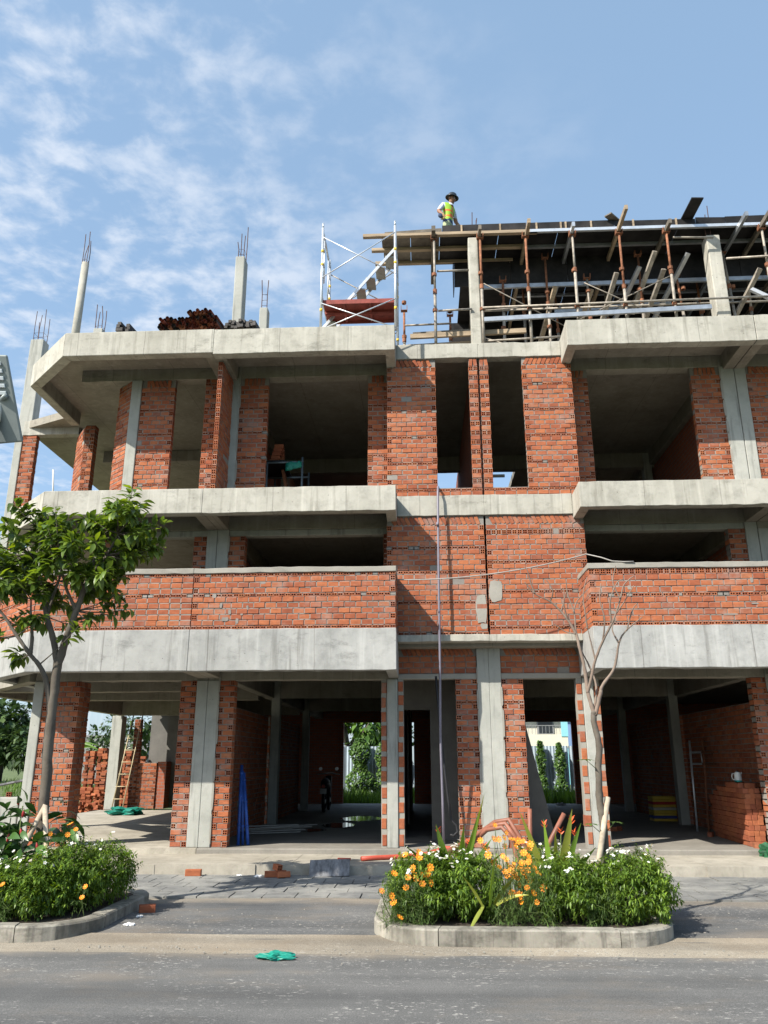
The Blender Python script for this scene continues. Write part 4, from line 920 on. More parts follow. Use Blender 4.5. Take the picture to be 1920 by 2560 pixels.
# ------------------------------------------------------------------ the worker on the deck
def worker():
    MT['skin'] = plain('skin', (0.30, 0.15, 0.09), 0.6, 0, 0.1); MT['vest'] = plain('hi_vis_vest', (0.33, 0.56, 0.05), 0.7, 0, 0.12); MT['stripe'] = plain('orange_stripe', (0.75, 0.17, 0.03), 0.6, 0, 0.1)
    MT['trousers'] = plain('olive_trousers', (0.36, 0.40, 0.24), 0.85, 0, 0.25, 14); MT['shirt'] = plain('blue_white_sleeve', (0.55, 0.58, 0.66), 0.8, 0, 0.5, 25)
    MT['navy'] = plain('navy_cloth', (0.05, 0.07, 0.13), 0.85, 0, 0.3); MT['helmet'] = plain('dark_helmet', (0.018, 0.024, 0.03), 0.3, 0, 0.2, spec=0.6); MT['glove'] = plain('worn_glove', (0.45, 0.30, 0.13), 0.9, 0, 0.5, 30)
    bx, by, bz = 0.70, 14.85, ZB+0.206
    t = thing('person', (bx, by, bz), 'worker in lime and orange vest and dark helmet on the formwork deck', 'person')
    P = {}; E = []; RD = {}
    def j(n, x, y, z, r, par=None, r2=None):
        P[n] = (bx+x, by+y, bz+z); RD[n] = (r, r2 or r)
        if par: E.append((par, n))
    # facing the picture's right and a little to the camera: forward = (+x, -0.35y); his right arm is towards the camera's left
    j('pelvis', 0, 0, 0.80, 0.135, None, 0.115); j('waist', 0.01, 0, 0.93, 0.125, 'pelvis', 0.105); j('chest', 0.03, -0.01, 1.10, 0.15, 'waist', 0.12); j('upper', 0.045, -0.01, 1.23, 0.13, 'chest', 0.10)
    j('neck', 0.075, -0.02, 1.315, 0.055, 'upper'); j('jaw', 0.115, -0.05, 1.375, 0.068, 'neck'); j('head', 0.12, -0.055, 1.43, 0.082, 'jaw', 0.09); j('crown', 0.115, -0.05, 1.49, 0.07, 'head')
    j('shR', -0.09, -0.10, 1.24, 0.068, 'upper'); j('elR', -0.20, -0.19, 1.02, 0.046, 'shR'); j('wrR', -0.115, -0.28, 0.86, 0.034, 'elR'); j('haR', -0.10, -0.29, 0.81, 0.036, 'wrR')
    j('shL', 0.14, 0.12, 1.23, 0.066, 'upper'); j('elL', 0.20, 0.20, 1.0, 0.046, 'shL'); j('wrL', 0.26, 0.12, 0.85, 0.034, 'elL'); j('haL', 0.28, 0.10, 0.80, 0.036, 'wrL')
    for s, n in ((-1, 'R'), (1, 'L')):
        dx = -0.05 if s < 0 else 0.06
        j('hip'+n, dx*0.6, 0.085*s, 0.74, 0.095, 'pelvis'); j('knee'+n, dx+0.04, 0.10*s, 0.42, 0.064, 'hip'+n); j('ank'+n, dx, 0.11*s, 0.09, 0.045, 'knee'+n); j('toe'+n, dx+0.16, 0.11*s-0.05, 0.035, 0.038, 'ank'+n)
    for h, base in (('R', P['haR']), ('L', P['haL'])):           # five fingers on each hand, curled
        for q in range(5):
            o = Vector(base)-Vector((bx, by, bz)); s = -1 if h == 'R' else 1
            sx = (q-1.5)*0.017
            if q < 4:
                a = o+Vector((sx, -0.01, -0.035)); b = o+Vector((sx-0.012, -0.012, -0.075-0.008*(q in (1, 2)))); c = b+Vector((-0.02, 0.02, -0.018))
            else: a = o+Vector((0.04, 0, -0.005)); b = a+Vector((0.02, -0.005, -0.028)); c = b+Vector((0.0, -0.006, -0.02))
            for w, (p_, rr) in enumerate(((a, .0105), (b, .0095), (c, .008))): j('f%s%d%d' % (h, q, w), p_.x, p_.y, p_.z, rr, 'ha'+h if w == 0 else 'f%s%d%d' % (h, q, w-1))
    names = list(P); me = bpy.data.meshes.new('body'); me.from_pydata([P[n] for n in names], [(names.index(a), names.index(b)) for a, b in E], [])
    o = bpy.data.objects.new('body_tmp', me); link(o)
    sk = o.modifiers.new('skin', 'SKIN'); sk.use_smooth_shade = True
    for i, n in enumerate(names):
        sv = me.skin_vertices[0].data[i]; sv.radius = RD[n]; sv.use_root = (n == 'pelvis')
    ss = o.modifiers.new('sub', 'SUBSURF'); ss.levels = 2; ss.render_levels = 2
    dg = bpy.context.evaluated_depsgraph_get(); dg.update()
    nm = bpy.data.meshes.new_from_object(o.evaluated_get(dg)); bpy.data.objects.remove(o, do_unlink=True)
    body = bpy.data.objects.new('body', nm); link(body); adopt(body, t); nm.materials.clear()
    for m in ('trousers', 'vest', 'stripe', 'shirt', 'skin', 'navy', 'glove', 'pipe_black'): nm.materials.append(MT[m])
    for p in nm.polygons:
        c = p.center; x, y, z = c.x-bx, c.y-by, c.z-bz
        arm = (Vector((x, y, z))-Vector((0.03, 0, z))).length > (0.165 if z > 1.0 else 0.19) and z > 0.62
        if z < 0.06: k = 7
        elif z < 0.79 and not arm: k = 0
        elif z < 0.86 and not arm: k = 5
        elif not arm and z < 1.30:
            k = 2 if (0.93 < z < 0.985 or 1.06 < z < 1.10 or (z > 1.1 and abs(y+0.06) < 0.025 and x > 0)) else 1
        elif arm and z > 1.06: k = 3
        elif arm and z > 0.865: k = 4
        elif arm: k = 6
        else: k = 4
        p.material_index = k
    # helmet with brim, hair band of the head, face features, collar
    hc = Vector((bx+0.118, by-0.052, bz+1.475)); ax = Vector((0.18, -0.12, 1))
    hm = MB().lathe(hc, [(0.150, -0.022), (0.152, -0.012), (0.108, 0.002), (0.104, 0.035), (0.088, 0.075), (0.052, 0.102), (0.001, 0.112)], 20, ax).build('helmet', 'helmet', t, True)
    MB().lathe(hc, [(0.150, -0.022), (0.104, -0.004), (0.001, -0.004)], 20, ax).build('helmet_lining', 'pipe_black', t)
    fd = Vector((0.62, -0.70, -0.28)).normalized(); fs = fd.cross(Vector((0, 0, 1))).normalized(); fc = Vector((bx+0.12, by-0.055, bz+1.415))
    MB().lathe(fc+fd*0.082, [(0.001, 0.022), (0.010, 0.012), (0.014, -0.012), (0.001, -0.02)], 8, (0.1, -0.1, 1)).build('nose', 'skin', t, True)
    for s in (-1, 1):
        MB().lathe(fc+fd*0.076+fs*0.03*s+Vector((0, 0, 0.022)), [(0.001, 0.006), (0.010, 0.003), (0.012, -0.004)], 8, fd).build('eye', 'pipe_black', t, True)
        MB().lathe(fc+fs*0.086*s+Vector((0, 0, 0.01)), [(0.001, 0.012), (0.022, 0.004), (0.026, -0.008)], 8, fs*s).build('ear', 'skin', t, True)
    MB().bar(fc+fd*0.080-fs*0.024+Vector((0, 0, -0.038)), fc+fd*0.080+fs*0.024+Vector((0, 0, -0.038)), 0.008, 0.008).build('mouth', 'prop_rust', t)
    MB().lathe((bx+0.07, by-0.02, bz+1.285), [(0.082, -0.02), (0.070, 0.02), (0.062, 0.035)], 14, (0.2, -0.1, 1)).build('collar', 'shirt', t, True)
    tag(MB().lathe((bx-0.155, by-0.31, bz+0.80), [(0.001, -0.02), (0.055, -0.02), (0.06, 0), (0.055, 0.02), (0.001, 0.02)], 16, (0.4, -1, 0.1)).build('tape_reel', 'navy', None, True), 'small dark round reel in the gloved hand of the worker', 'reel')
worker()
# ------------------------------------------------------------------ plants
def leaf_mat(name, c, var=0.5, trans=0.35, rough=0.45):
    m, n, l, b = nodes_of(name)
    at = n.new('ShaderNodeAttribute'); at.attribute_name = 'rnd'; oi = n.new('ShaderNodeObjectInfo')
    ad = N(n, 'ShaderNodeMath', operation='ADD'); l.new(oi.outputs['Random'], ad.inputs[0]); l.new(at.outputs['Fac'], ad.inputs[1]); fr = N(n, 'ShaderNodeMath', operation='FRACT'); l.new(ad.outputs[0], fr.inputs[0])
    r = ramp(n, l, fr.outputs[0], [(0, tuple(v*(1-var) for v in c)), (0.6, c), (1, (min(1, c[0]*(1+var*1.5)), min(1, c[1]*(1+var)), c[2]*(1+var*0.3)))])
    l.new(r.outputs[0], b.inputs['Base Color']); b.inputs['Roughness'].default_value = rough; b.inputs['Specular IOR Level'].default_value = 0.45
    tr = n.new('ShaderNodeBsdfTranslucent'); hv = N(n, 'ShaderNodeHueSaturation', Saturation=1.15, Value=1.25); hv.inputs['Hue'].default_value = 0.485; l.new(r.outputs[0], hv.inputs['Color']); l.new(hv.outputs[0], tr.inputs[0])
    mx = n.new('ShaderNodeMixShader'); mx.inputs[0].default_value = trans; l.new(b.outputs[0], mx.inputs[1]); l.new(tr.outputs[0], mx.inputs[2])
    l.new(mx.outputs[0], n.get('Material Output').inputs[0]); return m
MT['leaf_tree'] = leaf_mat('tree_leaf', (0.125, 0.205, 0.04), 0.55, 0.45, 0.36)
MT['leaf_shrub'] = leaf_mat('shrub_leaf', (0.155, 0.265, 0.045), 0.55, 0.45, 0.42)
MT['leaf_fern'] = leaf_mat('cosmos_leaf', (0.085, 0.16, 0.035), 0.4, 0.35, 0.6)
MT['leaf_blade'] = leaf_mat('blade_leaf', (0.15, 0.26, 0.04), 0.45, 0.35, 0.4)
MT['leaf_pale'] = leaf_mat('variegated_leaf', (0.30, 0.34, 0.06), 0.35, 0.35, 0.45)
MT['leaf_ginger'] = leaf_mat('ginger_leaf', (0.05, 0.12, 0.03), 0.45, 0.25, 0.35)
MT['leaf_far'] = leaf_mat('far_tree_leaf', (0.05, 0.095, 0.03), 0.5, 0.2, 0.6)
MT['leaf_vine'] = leaf_mat('vine_leaf', (0.075, 0.16, 0.03), 0.5, 0.3, 0.5)
MT['grass'] = leaf_mat('grass_blade', (0.10, 0.19, 0.035), 0.5, 0.35, 0.7)
MT['petal_white'] = plain('white_petal', (0.80, 0.80, 0.74), 0.7, 0, 0.06); MT['petal_orange'] = plain('orange_petal', (0.85, 0.27, 0.015), 0.6, 0, 0.18, 30); MT['eye_yellow'] = plain('flower_centre', (0.75, 0.42, 0.02), 0.7)
MT['red_bract'] = plain('red_bract', (0.30, 0.018, 0.02), 0.5, 0, 0.3); MT['orange_bract'] = plain('orange_bract', (0.78, 0.12, 0.03), 0.5, 0, 0.25)
MT['stem'] = plain('green_stem', (0.10, 0.14, 0.04), 0.7, 0, 0.3); MT['stake'] = plain('peeled_stake', (0.42, 0.35, 0.26), 0.85, 0, 0.35, 9, bumpy=0.4)
MT['bark'] = concrete('grey_bark', (0.075, 0.062, 0.048), (0.18, 0.155, 0.125), 1.4, 0.6, 0.7, (0.07, 0.06, 0.05)); MT['dead_bark'] = concrete('pale_dead_bark', (0.15, 0.11, 0.085), (0.28, 0.215, 0.17), 0.6, 0.2, 0.7)
RP = random.Random(21)
def rv(s=1.0):
    while True:
        v = Vector((RP.uniform(-1, 1), RP.uniform(-1, 1), RP.uniform(-1, 1)))
        if 0.05 < v.length < 1: return v.normalized()*s
def leaf_geo(L, W, fold=0.25, droop=0.25, segs=3):
    """a pointed leaf along +x, midrib folded, tip drooping"""
    prof = {2: [(0, .12), (.45, 1), (1, .04)], 3: [(0, .10), (.3, .85), (.6, .95), (1, .03)], 5: [(0, .08), (.18, .6), (.4, .97), (.6, .95), (.82, .55), (1, .02)]}[segs]
    vs, fs = [], []
    for t, w in prof:
        z = -droop*L*t*t; ww = W*w/2
        vs += [(L*t, -ww, z+fold*ww), (L*t, 0, z), (L*t, ww, z+fold*ww)]
    for i in range(len(prof)-1):
        a = i*3; fs += [(a, a+3, a+4, a+1), (a+1, a+4, a+5, a+2)]
    return vs, fs
def frame(d, up=(0, 0, 1)):
    x = Vector(d).normalized(); y = Vector(up).cross(x)
    if y.length < 1e-3: y = Vector((0, 1, 0))
    y.normalize(); z = x.cross(y)
    return Matrix(((x.x, y.x, z.x, 0), (x.y, y.y, z.y, 0), (x.z, y.z, z.z, 0), (0, 0, 0, 1)))
def put_leaf(mb, geo, p, d, s=1.0, up=(0, 0, 1), roll=0.0):
    T = Matrix.Translation(p) @ frame(d, up) @ Matrix.Rotation(roll, 4, 'X') @ Matrix.Scale(s, 4)
    mb.add([T @ Vector(v) for v in geo[0]], geo[1], RP.random()*0.98+0.01)
def rough_limb(pts, rs, n):
    """a limb with knots, bends and an uneven girth"""
    P = [Vector(p) for p in pts]; out = []; ro = []; K = 7
    for i in range(len(P)-1):
        p0, p1, p2, p3 = P[max(i-1, 0)], P[i], P[i+1], P[min(i+2, len(P)-1)]
        for k in range(K):
            t = k/K; q = 0.5*((2*p1)+(p2-p0)*t+(2*p0-5*p1+4*p2-p3)*t*t+(3*p1-p0-3*p2+p3)*t*t*t)
            r = rs[i]+(rs[i+1]-rs[i])*t; out.append(q+Vector((RP.gauss(0, r*.06), RP.gauss(0, r*.06), 0))); ro.append(r*(1+RP.gauss(0, .035)+(.12 if RP.random() < .04 else 0)))
    out.append(P[-1]); ro.append(rs[-1])
    m = MB().tube(out, ro, n)
    m.v = [tuple(Vector(v)+rv(ro[min(i//n, len(ro)-1)]*.05)) for i, v in enumerate(m.v)]
    return m
# ---- the leafy street tree
tree = thing('street_tree', (-4.24, 9.3, 0.12), 'leafy young street tree with a forked trunk in the planter with the red ginger', 'tree')
T_ = {'trunk': [(-4.22, 9.3, 0.10), (-4.24, 9.3, 0.5), (-4.26, 9.3, 0.82), (-4.30, 9.3, 1.63), (-4.32, 9.3, 2.32), (-4.31, 9.3, 2.76)],
 'limbR': [(-4.31, 9.3, 2.70), (-4.23, 9.28, 3.04), (-4.14, 9.25, 3.33), (-4.07, 9.25, 3.63), (-4.01, 9.3, 3.97), (-3.97, 9.35, 4.30), (-3.94, 9.35, 4.57)],
 'limbL': [(-4.31, 9.3, 2.70), (-4.43, 9.33, 3.04), (-4.55, 9.36, 3.29), (-4.63, 9.4, 3.48), (-4.70, 9.4, 3.73), (-4.76, 9.4, 3.98), (-4.78, 9.4, 4.4)],
 'low': [(-4.33, 9.3, 2.15), (-4.40, 9.25, 2.50), (-4.49, 9.2, 2.69), (-4.59, 9.15, 2.81), (-4.75, 9.1, 3.02), (-4.89, 9.05, 3.22), (-5.01, 9.0, 3.39), (-5.15, 9.0, 3.7)],
 'low2': [(-4.59, 9.15, 2.81), (-4.59, 9.15, 3.0), (-4.64, 9.15, 3.26), (-4.69, 9.2, 3.48)], 'limbL2': [(-4.55, 9.36, 3.29), (-4.58, 9.5, 3.53), (-4.57, 9.6, 3.78), (-4.58, 9.7, 4.08)],
 'limbR2': [(-4.07, 9.25, 3.63), (-3.92, 9.1, 3.77), (-3.76, 9.05, 3.97), (-3.62, 9.0, 4.22)], 'limbL3': [(-4.70, 9.4, 3.73), (-4.85, 9.5, 3.98), (-4.99, 9.6, 4.14)], 'limbR3': [(-4.14, 9.25, 3.33), (-4.25, 9.1, 3.63), (-4.30, 9.0, 3.93)]}
rr0 = {'trunk': (0.068, 0.050), 'limbR': (0.047, 0.011), 'limbL': (0.040, 0.010), 'low': (0.033, 0.009), 'low2': (0.026, .008), 'limbL2': (.026, .008), 'limbR2': (.028, .008), 'limbL3': (.024, .008), 'limbR3': (.024, .008)}
for k, pts in T_.items():
    n_ = len(pts); rs = [rr0[k][0]+(rr0[k][1]-rr0[k][0])*i/(n_-1) for i in range(n_)]
    rough_limb(pts, rs, 12).build('trunk' if k == 'trunk' else 'limb', 'bark', tree, True)
CL = [(-4.99, 4.64), (-4.72, 4.55), (-4.51, 4.5), (-5.15, 4.35), (-4.76, 4.29), (-4.38, 4.34), (-4.9, 4.04), (-4.55, 4.03), (-5.08, 3.89), (-4.01, 4.64), (-3.76, 4.67), (-3.56, 4.69), (-3.38, 4.42), (-3.84, 4.43), (-4.03, 4.33), (-3.57, 4.27), (-3.86, 4.12), (-3.59, 3.97), (-4.14, 3.98), (-3.92, 3.82), (-4.22, 3.78), (-3.72, 3.72), (-4.42, 3.78), (-4.86, 3.73), (-4.65, 3.63), (-3.74, 3.47), (-4.99, 3.58), (-4.99, 3.19), (-4.89, 2.9), (-4.8, 3.29), (-4.36, 3.33), (-4.49, 3.19), (-4.05, 3.18), (-3.87, 3.33), (-5.22, 4.14), (-5.4, 3.99), (-5.55, 4.3), (-3.31, 4.17), (-5.24, 3.59), (-5.23, 3.2), (-5.5, 3.7), (-5.6, 4.0)]
g_leaf = leaf_geo(0.140, 0.070, 0.3, 0.4, 5); leaf_me = None
mbL = MB(); mbL.add(g_leaf[0], g_leaf[1]); leaf_me = mbL.mesh('leaf', 'leaf_tree', True)
leaves = []; twigs = MB()
limb_pts = [Vector(p) for k, pts in T_.items() if k != 'trunk' for p in pts[2:]]
for ci, (x, z) in enumerate(CL):
    dens = 1.0 if z > 3.6 else 0.5
    for s_ in range(5 if z > 3.6 else 2):
        c = Vector((x+RP.gauss(0, .10), 9.3+RP.uniform(-0.65, 0.65)*(1 if z > 3.5 else 0.6), z+RP.gauss(0, .08)-0.04))
        near = min(limb_pts, key=lambda q: (q-c).length+max(0, q.z-c.z)*2)
        mid = (near+c)/2+Vector((0, 0, -0.03)); twigs.tube([near, mid, c], [0.009, 0.006, 0.003], 5)
        ax = (c-near).normalized()
        for q in range(int(26*dens)+4):
            f = RP.uniform(0.45, 1.0); p = near.lerp(c, f)+rv(0.015); out = rv(); out = (out-ax*out.dot(ax)).normalized()
            d = (out*1.0+ax*RP.uniform(0.2, 0.9)+Vector((0, 0, RP.uniform(-0.55, 0.25)))).normalized()
            leaves.append((p+d*0.02, d, RP.uniform(0.55, 1.15), RP.uniform(-.5, .5)))
twigs.build('twigs', 'bark', tree, True)['kind'] = 'stuff'
leaves.sort(key=lambda q: q[0].y)
for p, d, s, ro in leaves[:300]:
    o = bpy.data.objects.new('leaf', leaf_me); link(o); adopt(o, tree); o.matrix_basis = Matrix.Translation(p) @ frame(d) @ Matrix.Rotation(ro, 4, 'X') @ Matrix.Scale(s, 4)
fo = MB()
for p, d, s, ro in leaves[300:]: put_leaf(fo, g_leaf, p, d, s, roll=ro)
o = fo.build('further_leaves', 'leaf_tree', tree, True); o['kind'] = 'stuff'
# ---- the bare tree
D_ = {'trunk': [(1.88, 9.0, 0.10), (1.86, 9.0, 0.52), (1.86, 9.0, 0.95), (1.84, 9.0, 1.17), (1.85, 9.0, 1.52), (1.87, 9.0, 1.76), (1.85, 9.0, 2.0), (1.85, 9.0, 2.12)],
'a': [(1.85, 9.0, 2.10), (1.8, 9.0, 2.32), (1.78, 9.02, 2.57), (1.76, 9.05, 2.82), (1.73, 9.07, 2.98), (1.66, 9.1, 3.14), (1.59, 9.12, 3.24), (1.48, 9.15, 3.36), (1.31, 9.15, 3.46), (1.2, 9.15, 3.6)],
'b': [(1.86, 9.0, 2.08), (1.92, 8.98, 2.29), (1.97, 8.95, 2.39), (2.09, 8.92, 2.58), (2.16, 8.9, 2.85), (2.26, 8.9, 2.98), (2.44, 8.88, 3.13)],
'c': [(1.8, 9.0, 2.32), (1.83, 8.95, 2.47), (1.89, 8.9, 2.67), (1.98, 8.85, 2.87), (2.08, 8.8, 3.05), (2.14, 8.8, 3.16), (2.2, 8.8, 3.32), (2.26, 8.8, 3.48), (2.37, 8.8, 3.58)],
'd': [(1.76, 9.05, 2.82), (1.74, 9.1, 3.03), (1.74, 9.15, 3.24), (1.69, 9.2, 3.46), (1.69, 9.2, 3.62)], 'e': [(1.59, 9.12, 3.24), (1.64, 9.2, 3.4), (1.66, 9.25, 3.55)], 'f': [(1.48, 9.15, 3.36), (1.51, 9.1, 3.48), (1.44, 9.1, 3.62)],
'g': [(2.08, 8.8, 3.05), (2.07, 8.75, 3.29), (2.16, 8.7, 3.48), (2.23, 8.7, 3.52)], 'h': [(1.83, 8.88, 3.0), (1.82, 8.88, 3.19), (1.81, 8.9, 3.4), (1.87, 8.9, 3.59)], 'i': [(1.89, 8.9, 2.67), (1.83, 8.88, 3.0)], 'j': [(2.14, 8.8, 3.16), (2.24, 8.8, 3.29), (2.36, 8.8, 3.47)],
'k': [(2.16, 8.9, 2.85), (2.12, 8.95, 3.0), (2.17, 9, 3.13)], 'l': [(1.66, 9.1, 3.14), (1.61, 9.05, 3.32), (1.66, 9, 3.48)], 'm': [(1.31, 9.15, 3.46), (1.27, 9.15, 3.6), (1.24, 9.15, 3.73), (1.2, 9.15, 3.79)], 'n': [(1.85, 9.0, 2.12), (1.9, 9.05, 2.39), (1.86, 9.1, 2.62), (1.81, 9.1, 2.77), (1.78, 9.1, 2.88)],
'o': [(2.26, 8.9, 2.98), (2.36, 8.9, 3.21), (2.41, 8.9, 3.29)], 'p': [(1.73, 9.07, 2.98), (1.62, 9.1, 3.01), (1.5, 9.1, 3.1)], 'q': [(1.74, 9.15, 3.24), (1.8, 9.2, 3.37), (1.89, 9.2, 3.48)], 'r': [(1.98, 8.85, 2.87), (2.0, 8.8, 3.1), (1.96, 8.8, 3.3), (2.0, 8.8, 3.5)], 's': [(2.2, 8.8, 3.32), (2.14, 8.8, 3.5), (2.18, 8.8, 3.7)]}
rd0 = {'trunk': (.042, .029), 'a': (.024, .005), 'b': (.024, .005), 'c': (.018, .005), 'n': (.014, .005), 'd': (.014, .005)}
dead = thing('bare_tree', (1.86, 9.0, 0.12), 'leafless young tree with pale bark in the planter with the orange flowers', 'tree')
for k, pts in D_.items():
    n_ = len(pts); a, b = rd0.get(k, (.010, .004)); jit = [Vector(p)+(Vector((RP.gauss(0, .006), RP.gauss(0, .006), 0)) if 0 < i < n_-1 else Vector()) for i, p in enumerate(pts)]
    rough_limb(jit, [a+(b-a)*i/(n_-1) for i in range(n_)], 10 if k in 'trunkabc' else 6).build('trunk' if k == 'trunk' else 'branch', 'dead_bark' if k != 'trunk' else 'bark', dead, True)
g_s = leaf_geo(0.085, 0.034, 0.2, 0.3, 3)
lf = MB()
for c, m_ in (((1.72, 8.95, 0.98), 7), ((1.97, 8.95, 1.0), 6), ((2.02, 8.93, 0.62), 8), ((1.99, 8.9, 0.45), 6), ((1.72, 8.97, 1.62), 5)):
    twig = MB().tube([(1.86, 9.0, c[2]-0.12), c], [.005, .003], 5).build('sprig', 'stem', dead, True)
    for q in range(m_): put_leaf(lf, g_s, Vector(c), (math.cos(q*6.28/m_), math.sin(q*6.28/m_), 0.15), RP.uniform(.8, 1.3))
lf.build('sprig_leaves', 'leaf_fern', dead, True)['kind'] = 'stuff'
# ---- stakes
def stake(a, b, r, label): tag(MB().tube([a, Vector(a).lerp(Vector(b), .5)+Vector((.008, 0, .006)), b], [r*1.05, r, r*0.95], 8).build('support_stake', 'stake', None, True), label, 'stake', 'support stakes of the trees')
stake((1.60, 8.75, 0.12), (1.93, 9.02, 1.24), 0.030, 'peeled wooden stake propping the bare tree')
stake((-4.58, 8.95, 0.12), (-4.22, 9.22, 1.15), 0.030, 'pale peeled stake leaning against the leafy tree'); stake((-3.92, 8.9, 0.12), (-4.22, 9.2, 1.14), 0.030, 'shorter barked stake leaning on the leafy tree from the shrub side'); stake((-4.50, 9.6, 0.12), (-4.30, 9.38, 1.12), 0.026, 'dark stake behind the trunk of the leafy tree')
# ---- flowering shrubs: leafy mounds with small white flowers
def flower_mesh(name, n, rp, rc, mp, cup=0.3):
    mb = MB()
    for i in range(n):
        a = 2*math.pi*i/n; c, s = math.cos(a), math.sin(a); w = math.pi/n*0.85
        p0 = (rc*0.5*c, rc*0.5*s, 0); p1 = (rp*0.75*math.cos(a-w), rp*0.75*math.sin(a-w), rp*cup*0.6); p2 = (rp*c, rp*s, rp*cup); p3 = (rp*0.75*math.cos(a+w), rp*0.75*math.sin(a+w), rp*cup*0.6)
        mb.add([p0, p1, p2, p3], [(0, 1, 2, 3)])
    mb.lathe((0, 0, 0), [(rc, -rc*.2), (rc*.9, rc*.5), (0.001, rc*.7)], 7, mi=1)
    return mb.mesh(name, [mp, 'eye_yellow'])
FW = flower_mesh('white_flower', 5, 0.019, 0.004, 'petal_white', 0.1); FO = flower_mesh('orange_flower', 8, 0.038, 0.010, 'petal_orange', 0.25)
g_sh = leaf_geo(0.052, 0.017, 0.15, 0.35, 2)
def shrub(blobs, nleaf, nfl, label, name='flowering_shrub', z0=0.12):
    cx = sum(b[0] for b in blobs)/len(blobs); cy = sum(b[1] for b in blobs)/len(blobs)
    t = thing(name, (cx, cy, z0), label, 'shrub', 'flowering shrubs in the planters'); mb = MB(); tot = sum(b[3]*b[4] for b in blobs); fl = []
    tw = MB()
    for (x, y, zc, rx, ry, rz) in blobs:
        for q in range(9): 
            d = rv(); tw.tube([(x+d.x*.08, y+d.y*.08, z0-0.02), (x+d.x*rx*.7, y+d.y*ry*.7, zc+abs(d.z)*rz*.6)], [.008, .004], 5)
        nb = int(nleaf*rx*ry/sum(b[3]*b[4] for b in blobs)/5)
        for q in range(nb):
            d = rv(); 
            if d.z < -0.75: continue
            bumpy = 1+0.10*math.sin(d.x*9+x*5)+0.10*math.sin(d.y*11+d.z*8)+0.05*math.sin(d.z*17+d.x*13)
            rad_ = RP.uniform(0.72, 1.02)*bumpy
            p = Vector((x+d.x*rx*rad_, y+d.y*ry*rad_, zc+d.z*rz*rad_))
            if p.z < z0+0.02: continue
            tip = (d+Vector((0, 0, 0.35))+rv(0.45)).normalized()
            for w in range(6):                       # a rosette at each shoot tip
                o_ = rv(); o_ = (o_-tip*o_.dot(tip)).normalized(); put_leaf(mb, g_sh, p-tip*0.012*w, (o_+tip*RP.uniform(0.1, 0.9)), RP.uniform(0.7, 1.25))
            if rad_ > 0.92 and d.z > -0.1: fl.append((p+tip*0.02, tip, d.z))
    tw.build('stems', 'bark', t)['kind'] = 'stuff'
    mb.build('foliage', 'leaf_shrub', t, True)['kind'] = 'stuff'
    RP.shuffle(fl); fl.sort(key=lambda q: -q[2]+RP.uniform(0, 1.1)); n = 0
    for p, tip, dz in fl:
        if n >= nfl: break
        for w in range(RP.choice([1, 1, 2, 3])):
            o = bpy.data.objects.new('flower', FW); link(o); adopt(o, t); o.matrix_basis = Matrix.Translation(p+rv(0.02)+tip*.01) @ (tip+rv(.4)).to_track_quat('Z', 'Y').to_matrix().to_4x4() @ Matrix.Scale(RP.uniform(.7, 1.1), 4); n += 1
    return t
shrub([(-3.80, 9.05, 0.42, 0.42, 0.48, 0.36), (-4.05, 8.65, 0.36, 0.45, 0.36, 0.32), (-3.62, 9.55, 0.42, 0.34, 0.45, 0.35)], 22000, 120, 'rounded shrub with white flowers at the curved end of the ginger planter')
shrub([(-4.65, 8.62, 0.36, 0.42, 0.36, 0.34), (-5.25, 8.7, 0.38, 0.45, 0.4, 0.34)], 14500, 80, 'white-flowered shrub mound in front of the leafy tree trunk')
shrub([(-0.02, 8.75, 0.40, 0.42, 0.46, 0.34), (0.38, 8.85, 0.40, 0.40, 0.5, 0.36)], 18500, 130, 'white-flowered shrub mound behind the orange cosmos cluster at the kerb curve')
shrub([(1.42, 8.75, 0.38, 0.42, 0.45, 0.33), (1.30, 9.3, 0.40, 0.40, 0.42, 0.36)], 16000, 90, 'white-flowered shrub mound between the cosmos and the bare tree')
shrub([(2.02, 8.72, 0.38, 0.44, 0.45, 0.36), (2.15, 9.25, 0.36, 0.38, 0.45, 0.36)], 16000, 90, 'white-flowered shrub mound around the foot of the bare tree')
